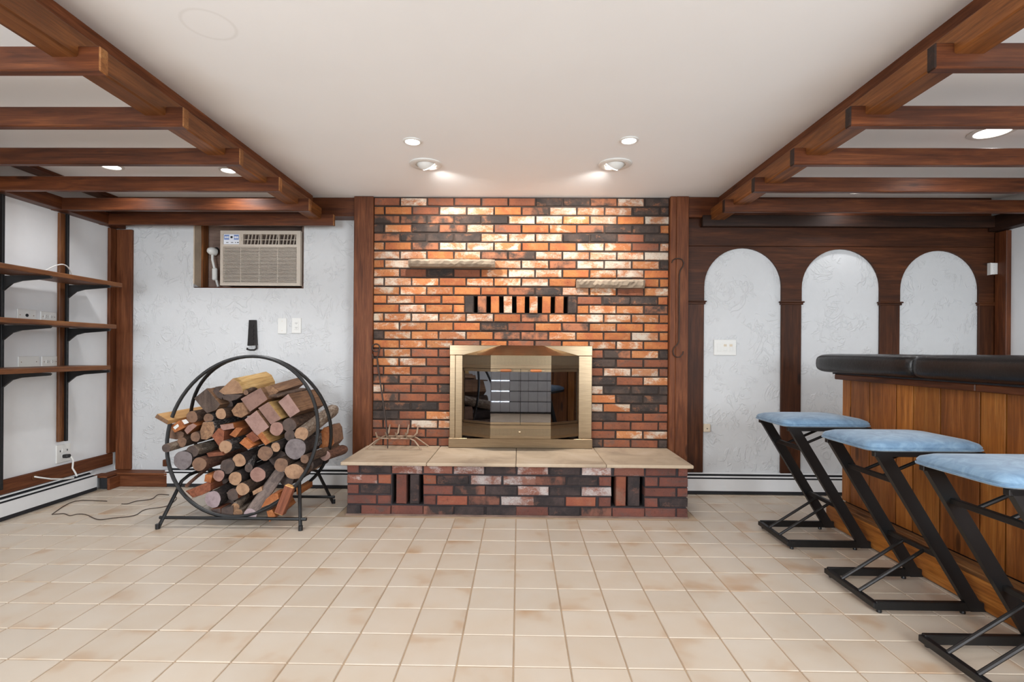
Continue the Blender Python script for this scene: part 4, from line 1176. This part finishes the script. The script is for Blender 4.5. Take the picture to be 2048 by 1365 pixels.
# plinth step: front board and a ledge of two boards
for a, b in ((VNEAR, 1.9), (1.903, VEND + .02)):
    beam('toe_board', (UTOE + .011, a, .070), (UTOE + .011, b, .070), .022, .132, M['bar_plank'], bar)
    beam('ledge_board', (UTOE + .022, a, .147), (UTOE + .022, b, .147), .052, .022, M['bar_toe'], bar)
    beam('ledge_board', (UTOE + .073, a, .148), (UTOE + .073, b, .148), .046, .022, M['bar_toe'], bar)
for a, b in ((VNEAR, 2.39), (2.393, VEND + .015)):
    beam('top_rail', (UBF - .012, a, .972), (UBF - .012, b, .972), .062, .034, M['beam'], bar)
beam('counter_top', (UBF + .36, VNEAR, 1.03), (UBF + .36, VEND + .08, 1.03), .36, .04, M['beam'], bar)
MB().box((UBF - .04, VNEAR, .989), (UBF + .2, VEND + .04, 1.0)).build('armrest_base', M['slot'], bar)
# padded armrest: rounded section swept along the bar, ends drawn in
def pad(v0, v1, far):
    prof = []
    cu, cz, au, az = 2.125, 1.060, .108, .063
    n = 26
    for i in range(n):
        t = 2 * math.pi * i / n
        c, s = math.cos(t), math.sin(t)
        e = .62
        prof.append((math.copysign(abs(c) ** e, c), math.copysign(abs(s) ** e, s)))
    st = [(v0, .82), (v0 + .006, .90), (v0 + .018, .96), (v0 + .045, 1.0)]
    st += [(v0 + .045 + (v1 - v0 - .16) * k / 8, 1.0) for k in range(1, 9)]
    if far: st += [(v1 - .07, .97), (v1 - .035, .88), (v1 - .012, .74), (v1, .56)]
    else: st += [(v1 - .045, 1.0), (v1 - .018, .96), (v1 - .006, .90), (v1, .82)]
    loops = []
    for v, s in st:
        loops.append([(cu + .03 * (1 - s) + au * s * x, v, cz + az * (s ** .7 if far else s) * z * (1 + .012 * math.sin(9 * v + 3 * x))) for x, z in prof])
    return MB().loft(loops).build('armrest_pad', M['vinyl'], bar, smooth=True)
pad(2.70, 3.60, True)
pad(VNEAR, 2.697, False)

# ------------------------------------------------------------------ bar stools
def make_stool(name):
    t = thing(name, 'stool', 'bar stool', (0, 0, 0), 'blue topped bar stools')
    Wd, Dp = .475, .345                 # across (u) and along the bar (v); origin at the room-side near corner on the floor
    zb0, zb1, zs = .012, .050, .700
    for v, nm in ((.0, 'n'), (Dp, 'f')):
        MB().box((.012, v - .011, zb0), (Wd, v + .011, zb1), .003).build('base_rail', M['black'], t)
        # slanted flat leg from the seat's room side down to the bar-side end of the base rail
        poly = [(.0, zs), (.062, zs), (Wd + .005, zb0), (Wd - .060, zb0)]
        MB().prism(poly, lambda p: Vector((p[0] + .0, v - .012, p[1])), lambda p: Vector((p[0], v + .012, p[1]))).build('leg', M['black'], t)
        MB().box((.0, v - .012, zs - .022), (Wd, v + .012, zs), .002).build('seat_rail', M['black'], t)
    MB().box((.0, -.011, zb0 + .006), (.026, Dp + .011, zb1 - .006), .003).build('base_bar', M['black'], t)
    for u, v in ((.03, 0), (.03, Dp), (Wd - .085, 0), (Wd - .085, Dp)):
        MB().lathe([(.0005, 0), (.010, 0), (.011, .004), (.009, zb0 + .002), (.0005, zb0 + .002)], (u, v, 0), 10).build('foot', M['black_plastic'], t)
    def legu(z): return .031 + (Wd - .0585) * (zs - z) / (zs - zb0)
    zr1, zr2 = .565, .235
    for z in (zr1, zr2):
        beam('rung', (legu(z), .010, z), (legu(z), Dp - .010, z), .022, .022, M['black_iron'], t, c=.002)
    for v in (.11, .235):
        rod('brace', (.013, v, zb1 - .008), (legu(zr2), v, zr2), .008, M['black_iron'], t)
        rod('brace', (legu(zr1), v, zr1), (Wd - .08, v, zs - .012), .008, M['black_iron'], t)
    # upholstered seat, crowned top with rounded corners
    def ring(ins, z, dome=0.0):
        pts = []
        hw, hd = Wd / 2 + .012 - ins, Dp / 2 + .022 - ins
        r = min(.05, hd * .9)
        for cx, cy, a0 in ((1, 1, 0), (-1, 1, 90), (-1, -1, 180), (1, -1, 270)):
            for k in range(5):
                a = math.radians(a0 + 22.5 * k)
                pts.append((Wd / 2 - .012 + cx * (hw - r) + r * math.cos(a), Dp / 2 + cy * (hd - r) + r * math.sin(a), z))
        return pts
    MB().loft([ring(.012, zs), ring(.0, zs + .006), ring(-.003, zs + .022), ring(.004, zs + .034), ring(.03, zs + .046), ring(.09, zs + .056), ring(.15, zs + .060), ring(.19, zs + .061)]).build('cushion', M['suede'], t, smooth=True)
    MB().tube([Vector(p) for p in ring(-.003, zs + .010)], .0042, 6, closed=True).build('piping', M['suede'], t, smooth=True)
    return t
def copy_tree(o, loc):
    c = o.copy(); reg(c, Matrix.Translation(loc))
    for ch_ in [x for x in COL.objects if x.parent == o]:
        d = ch_.copy(); COL.objects.link(d); d.parent = c
        W[d.name] = W[c.name] @ ch_.matrix_basis
    return c
s0 = make_stool('bar_stool')
spots = [((1.545, 2.99, 0), 'blue topped bar stool nearest the arches, farthest along the bar'),
         ((1.545, 2.27, 0), 'middle one of the three blue topped bar stools'),
         ((1.548, 1.66, 0), 'bar stool nearest the camera, its blue seat cut by the frame')]
W[s0.name] = Matrix.Translation(spots[0][0])
s0.matrix_basis = W[s0.name]; s0['label'] = spots[0][1]
for loc, lab in spots[1:]:
    c = copy_tree(s0, loc); c['label'] = lab

# ------------------------------------------------------------------ log rack
RU, RR = -1.803, .505
rk = thing('log_rack', 'black round log rack of two steel hoops on splayed legs', 'log rack', (RU, 3.48, 0))
zt_, zbm = 1.078, .068
def hoop_pt(vb, vt, a, rad=RR):
    z = (zt_ + zbm) / 2 - rad * math.cos(a); s = (z - zbm) / (zt_ - zbm)
    return Vector((RU + .975 * rad * math.sin(a), vb + (vt - vb) * s, z))
VFB, VFT, VBB, VBT = 3.235, 3.470, 3.705, 3.484
for vb, vt in ((VFB, VFT), (VBB, VBT)):
    MB().tube([hoop_pt(vb, vt, 2 * math.pi * k / 64) for k in range(64)], .0115, 8, closed=True).build('hoop', M['black'], rk, smooth=True)
def vfront(z): return VFB + (VFT - VFB) * max(0, min(1, (z - zbm) / (zt_ - zbm)))
for s, uf in ((-1, -.445), (1, .452)):
    ua_ = RU + uf; ut = RU + s * .385
    for v0, v1 in ((3.195, 3.33), (3.765, 3.63)):
        MB().tube([(ua_, v0, .0), (RU + s * .385, v1, .265), (RU + s * .37, v1 + (.05 if v0 < 3.5 else -.05), .292), (RU + s * .355, (v1 + 3.48) / 2, .300), (RU + s * .350, 3.48, .302)], .011, 8).build('leg', M['black'], rk, smooth=True)
        MB().lathe([(.0005, 0), (.014, 0), (.014, .03), (.0005, .03)], (ua_ * 1 + 0, v0, 0), 10).build('foot_cap', M['black_plastic'], rk, smooth=True)
for v in (3.228, 3.722):
    rod('cross_bar', (RU - .455, v, .060), (RU + .475, v, .060), .0105, M['black'], rk)

# ------------------------------------------------------------------ firewood: every log a thing of its own
CR = {'A': (290, 720, 7.581), 'B': (480, 720, 7.581), 'C': (330, 880, 7.584), 'D': (490, 880, 7.185)}
def px(c, x, y):
    a = CR[c]; return a[0] + x / a[2], a[1] + y / a[2]
def frontv(x, y, off):
    v = 3.3
    for _ in range(3): v = vfront(at(x, y, v).z) + .03 + off
    return v
def axisframe(p, d):
    x = d.normalized(); z = (Vector((0, 0, 1)) - x * x.z).normalized() if abs(x.z) < .95 else Vector((0, 1, 0)); z = (z - x * x.dot(z)).normalized()
    y = z.cross(x)
    return Matrix.Translation(p) @ Matrix((x, y, z)).transposed().to_4x4()
def put(poly_or_pt, crop, name, cat, label, side, end, off=0.0, L=.42, du=0.0, dz=0.0, ry=None, to=None, taper=1.0, rough=.08):
    if name_round(poly_or_pt):
        x, y, r = poly_or_pt
        n = 18
        ph = random.uniform(0, 6)
        poly = [(x + r * math.cos(2*math.pi*k/n) * (1 + rough * math.sin(2*(2*math.pi*k/n) + ph) * .8 + random.uniform(-rough, rough) * .5),
                 y + (ry or r) * math.sin(2*math.pi*k/n) * (1 + rough * math.sin(3*(2*math.pi*k/n) + ph) * .6)) for k in range(n)]
        cen = (x, y)
    else:
        # subdivide the outline so split edges can be uneven
        poly = []
        q = poly_or_pt
        for (xa, ya), (xb, yb) in zip(q, q[1:] + q[:1]):
            for k in range(3): poly.append((xa + (xb - xa) * k / 3, ya + (yb - ya) * k / 3))
        cen = (sum(p[0] for p in q) / len(q), sum(p[1] for p in q) / len(q))
    cx_, cy_ = px(crop, *cen)
    v0 = frontv(cx_, cy_, off)
    c = at(cx_, cy_, v0)
    if to is not None:
        tx, ty = px(to[0], to[1], to[2]); d = at(tx, ty, v0 + to[3]) - c
    else: d = Vector((du, L, dz))
    F = [at(*px(crop, *p), v0) for p in poly]
    rings_ = []
    S = 8
    for k in range(S + 1):
        s = k / S
        sc = 1 + (taper - 1) * s
        jit = 0 if k in (0,) else max(rough, .05) * .35
        rings_.append([c + (p - c) * sc * (1 + random.uniform(-jit, jit)) + d * s for p in F])
    mb = MB()
    n = len(F)
    vsx = [p for l in rings_ for p in l]
    fs = [(k*n+i, k*n+(i+1) % n, (k+1)*n+(i+1) % n, (k+1)*n+i) for k in range(S) for i in range(n)]
    mb.add(vsx, fs, 0)
    mb.add(rings_[0], [list(range(n))[::-1]], 1); mb.add(rings_[-1], [list(range(n))], 1)
    o = mb.build(name, [side, end], None, mat4=axisframe(c, d), smooth=name_round(poly_or_pt))
    tag(o, label, cat, 'firewood in the round rack')
    return o
def name_round(p): return isinstance(p, tuple)
def log(c, x, y, r, label, side, end, **k): return put((x, y, r), c, 'log', 'log', label, K[side], E[end], **k)
def blk(c, poly, label, side, end, name='split_log', **k): return put(poly, c, name, 'log' if name != 'lumber_offcut' else 'lumber', label, (E.get(side) or K.get(side)), E[end], rough=k.pop('rough', .02), **k)

log('A', 712, 868, 88, 'round log with hollow brown end beside the long pine board', 'brown', 'brown')
log('A', 1150, 822, 82, 'round tan ended log below the grey square block', 'brown', 'tan')
log('A', 762, 1170, 75, 'small round log with grey brown end below the stickered board', 'brown', 'brown')
log('A', 556, 1250, 74, 'plain round brown log beside the thin protruding birch log', 'brown', 'brown')
log('A', 318, 1342, 64, 'thin birch log sticking out furthest beside the hoop, dark end', 'birch', 'dark', off=-.09, L=.5, du=-.02)
log('C', 412, 182, 88, 'dark ended birch-barked log lying on the big grey log', 'birch', 'dark')
log('C', 272, 310, 142, 'large log with pale grey ringed end near the bottom of the hoop', 'dark', 'grey')
log('C', 520, 372, 104, 'thick log with reddish furrowed bark beside the large grey log', 'red', 'brown', du=.05)
log('C', 918, 108, 98, 'tan ended log with mottled bark below the reddish block', 'mott', 'tan')
log('C', 945, 405, 112, 'dark charred-looking round log in the middle of the pile', 'dark', 'dark')
log('C', 1125, 315, 98, 'round tan log with a pale heart in the middle of the pile', 'dark', 'tan')
log('D', 290, 195, 104, 'ragged dark brown ended log beside the small tan log', 'dark', 'brown', rough=.12)
log('D', 440, 108, 68, 'small round tan log above the ragged dark one', 'dark', 'tan')
log('B', 552, 1048, 104, 'round reddish brown log under the mauve blocks', 'brown', 'mauve')
log('B', 748, 990, 102, 'round log with dark ringed end under the big pink block', 'brown', 'dark')
log('B', 932, 1125, 105, 'long speckled birch log rising through the back hoop', 'birch', 'tan', to=('B', 1405, 770, .44))
log('D', 725, 130, 150, 'big dark grey log with a cracked end beside the hoop', 'dark', 'grey')
log('B', 755, 1150, 84, 'blackish round log tucked between two lighter logs', 'dark', 'dark', off=.02)
log('D', 520, 362, 98, 'brown log end leaning above the grey driftwood', 'brown', 'brown')
log('D', 708, 462, 140, 'broad oval tan log near the lower rim of the hoop', 'brown', 'tan', ry=108, off=.0)
log('D', 855, 278, 62, 'small tan log against the hoop, above the oval log', 'brown', 'brown', du=.06)
log('D', 1150, 228, 74, 'pinkish log end poking past the back hoop', 'red', 'pink', off=.24, L=.22, du=.05)
log('D', 186, 502, 106, 'round mauve ended log with dark bark low in the pile', 'dark', 'mauve', L=.46)
log('C', 1065, 588, 102, 'tan log with star-shaped cracks in its end', 'dark', 'tan')
log('C', 815, 545, 86, 'small reddish round log beside the little orange block', 'dark', 'mauve')
log('C', 1178, 752, 95, 'pale round log below the star-cracked one', 'brown', 'tan')
log('C', 725, 905, 126, 'large lavender grey round log at the bottom of the rack', 'dark', 'lav')
log('C', 1030, 835, 92, 'dark log behind the pale round one, low in the rack', 'dark', 'dark', off=.03)
log('C', 1268, 432, 62, 'crooked mottled branch sloping up through the middle', 'mott', 'dark', to=('C', 1385, 150, .25))
log('A', 962, 885, 72, 'gnarled pale-barked log between two round tan ones', 'mott', 'brown', off=.03)
blk('A', [(880, 950), (1030, 940), (1060, 1040), (1020, 1160), (930, 1215), (850, 1200), (835, 1080)], 'split birch log with white and black bark', 'mott', 'weather')
blk('C', [(855, 1045), (930, 1035), (1030, 1000), (1035, 1190), (850, 1185)], 'dark chunk of bark resting on the bottom of the hoop', 'dark', 'dark', L=.3)
log('C', 1065, 1025, 62, 'short birch piece pointing up from the bottom of the rack', 'birch', 'weather', to=('C', 1225, 850, .2))
log('C', 1105, 1115, 66, 'rough split stick at the bottom beside the driftwood', 'birch', 'weather', to=('C', 1360, 950, .25), rough=.12)
log('D', 75, 1075, 88, 'long grey driftwood limb leaning across the bottom', 'drift', 'lav', off=-.035, to=('D', 480, 500, .16))
blk('C', [(690, 1060), (840, 1040), (850, 1175), (735, 1105)], 'flat dark chunk lying on the lower curve of the hoop', 'red', 'dark', L=.3)
p0 = at(*px('D', 655, 660), 3.27); p1 = at(*px('D', 500, 1062), 3.255)
o = beam('lumber_offcut', p1, p0, .058, .052, E['red'], None, up=(0, 1, 0), endmat=E['pine'])
tag(o, 'reddish squared timber standing on end inside the front hoop', 'lumber', 'firewood in the round rack')
blk('D', [(230, 980), (300, 855), (390, 780), (470, 770), (482, 850), (350, 930)], 'bright orange split piece lying on the driftwood', 'orange', 'orange', off=-.06, L=.12)
blk('D', [(310, 1030), (385, 1005), (440, 1100), (350, 1185)], 'small lumber end low under the front hoop', 'orange', 'orange', name='lumber_offcut', L=.3)
blk('D', [(105, 745), (235, 672), (250, 730), (120, 800)], 'split sticks jutting out beside the pale round log', 'weather', 'tan', L=.3)
blk('A', [(148, 876), (185, 822), (352, 924), (335, 982)], 'long pale pine board sticking out past the hoop', 'pine', 'weather', name='lumber_offcut', off=-.10, L=.48)
o = blk('A', [(380, 1015), (520, 920), (600, 1030), (450, 1105)], 'orange board with white stickers under the pine board', 'orange', 'orange', name='lumber_offcut', off=-.01)
for q, nm in (([(425, 1025), (495, 975), (515, 1010), (455, 1060)], 'sticker'), ([(545, 922), (620, 902), (665, 955), (600, 980)], 'sticker')):
    v = frontv(*px('A', 490, 1015), -.01) - (.004 if q[0][0] < 500 else -.02)
    F = [at(*px('A', *p_), v) for p_ in q]
    Bk = [p_ + Vector((0, .0025, 0)) for p_ in F]
    MB().loft([F, Bk]).build(nm, M['plastic_white'], o)
blk('A', [(595, 1072), (650, 1000), (730, 965), (790, 1000), (640, 1130)], 'brown wedge of wood beside the stickered board', 'orange', 'mauve')
blk('A', [(1138, 990), (1335, 965), (1352, 1042), (1160, 1075)], 'flat board end with orange side in the middle', 'orange', 'mauve', name='lumber_offcut', du=.02)
blk('A', [(1280, 1140), (1380, 1032), (1480, 1042), (1370, 1180)], 'orange brown offcut above the light one with a nail hole', 'orange', 'orange', name='lumber_offcut')
blk('B', [(85, 1150), (180, 1090), (300, 1200), (190, 1262)], 'reddish offcut tucked beside the light block', 'red', 'red', name='lumber_offcut')
blk('B', [(-10, 1262), (70, 1180), (212, 1302), (125, 1362)], 'light orange offcut with a nail hole', 'orange', 'orange', name='lumber_offcut', off=-.02)
blk('B', [(265, 1150), (330, 1095), (456, 1255), (385, 1300)], 'light pine block leaning below the pink block', 'pine', 'orange', name='lumber_offcut')
blk('A', [(1010, 1160), (1110, 1040), (1200, 1090), (1190, 1240), (1120, 1310)], 'reddish brown wedge beside the split birch log', 'red', 'red')
blk('B', [(10, 595), (310, 425), (420, 600), (150, 790)], 'mauve square block end near the top', 'weather', 'mauve_b', off=.0)
blk('B', [(275, 735), (430, 640), (625, 895), (465, 980)], 'mauve block with a pale edge in the upper middle', 'yellow', 'mauve_b', off=-.01)
blk('B', [(70, 910), (250, 770), (440, 1020), (260, 1170)], 'pink square block with a split face', 'weather', 'pink_b', off=-.01)
blk('B', [(580, 640), (730, 520), (910, 780), (760, 880)], 'big pink ended squared log at the upper rim', 'weather', 'pink_b', L=.46)
blk('A', [(745, 585), (935, 435), (1140, 680), (1080, 760), (940, 810), (870, 740)], 'dark grey square block near the top', 'weather', 'greyblock')
blk('A', [(1120, 480), (1330, 285), (1420, 340), (1480, 450), (1480, 510), (1200, 530)], 'topmost split log with bright yellow sides', 'yellow', 'tan_b', dz=.028, L=.46)
blk('A', [(1160, 545), (1250, 527), (1480, 530), (1390, 600), (1290, 630), (1190, 600)], 'thin dark half-round slab under the topmost log', 'dark', 'dark')
blk('A', [(1030, 480), (1070, 410), (1190, 520), (1160, 600), (1080, 560)], 'dark wedge between the grey block and the topmost log', 'dark', 'dark', off=.02)
blk('A', [(1310, 770), (1400, 660), (1470, 650), (1540, 760), (1560, 820), (1460, 880), (1350, 850)], 'split log with a torn light brown end', 'weather', 'weather', rough=.1)
blk('B', [(320, 430), (470, 385), (590, 480), (440, 592)], 'weathered split log at the top right of the heap', 'weather', 'weather', off=.04, L=.44, dz=.03)
pa_, pb_ = at(*px('B', 500, 560), 3.36), at(*px('B', 985, 440), 3.76)
o = beam('bark_slab', pa_, pb_, .075, .012, K['brown'], None, endmat=K['brown'])
tag(o, 'thin curling bark slab on the big pink squared log', 'bark', 'firewood in the round rack')
blk('B', [(1205, 1120), (1270, 1030), (1360, 1020), (1400, 1080), (1425, 1270), (1360, 1345), (1200, 1340)], 'orange faced half log behind the rim of the hoops', 'brown', 'orange', off=.26, L=.2)
log('B', 88, 498, 38, 'thin round stick lying beside the topmost log', 'brown', 'brown', to=('B', 320, 390, .35))
pa_, pb_ = at(*px('C', 325, 702), 3.26), at(*px('C', 640, 440), 3.5)
o = MB().tube([pa_, (pa_ + pb_) / 2 + Vector((0, 0, .004)), pb_], .011, 7).build('stick', K['red'], None, smooth=True)
tag(o, 'thin stick slanting down through the lower side of the rack', 'stick', 'firewood in the round rack')
blk('C', [(610, 530), (722, 537), (692, 655), (595, 635)], 'little orange square block low in the rack', 'orange', 'orange', name='lumber_offcut', L=.3)
blk('C', [(310, 780), (420, 740), (640, 650), (692, 690), (690, 772), (560, 840), (420, 880)], 'ragged reddish bark chunk on the lower rim', 'red', 'red', L=.3, rough=.08)
blk('A', [(360, 985), (420, 1010), (590, 1110), (580, 1180), (480, 1212), (360, 1190)], 'grey brown bark piece under the stickered board', 'brown', 'brown', off=.05)
blk('C', [(630, 205), (860, 190), (892, 236), (662, 262)], 'flat reddish lath lying on the furrowed log', 'red', 'red', name='lumber_offcut', L=.2, off=-.01)
blk('C', [(930, 805), (1090, 740), (1110, 890), (1020, 930)], 'dark brown squared piece behind the pale round log', 'red', 'dark', off=.01)
blk('B', [(1080, 1165), (1180, 1125), (1192, 1300), (1120, 1340)], 'ridged pale bark strip behind the hoop', 'mott', 'grey', off=.2, L=.12)
log('D', 1012, 382, 46, 'tiny pale log end behind the back hoop', 'brown', 'tan', off=.26, L=.2)
log('D', 1060, 300, 52, 'small brown log end behind the back hoop', 'brown', 'brown', off=.28, L=.2)
blk('D', [(735, 690), (800, 700), (802, 782), (742, 792)], 'orange lumber end behind the front leg', 'orange', 'orange', name='lumber_offcut', off=.2, L=.2)
# added filler logs, dark in colour so the gaps show deep shade
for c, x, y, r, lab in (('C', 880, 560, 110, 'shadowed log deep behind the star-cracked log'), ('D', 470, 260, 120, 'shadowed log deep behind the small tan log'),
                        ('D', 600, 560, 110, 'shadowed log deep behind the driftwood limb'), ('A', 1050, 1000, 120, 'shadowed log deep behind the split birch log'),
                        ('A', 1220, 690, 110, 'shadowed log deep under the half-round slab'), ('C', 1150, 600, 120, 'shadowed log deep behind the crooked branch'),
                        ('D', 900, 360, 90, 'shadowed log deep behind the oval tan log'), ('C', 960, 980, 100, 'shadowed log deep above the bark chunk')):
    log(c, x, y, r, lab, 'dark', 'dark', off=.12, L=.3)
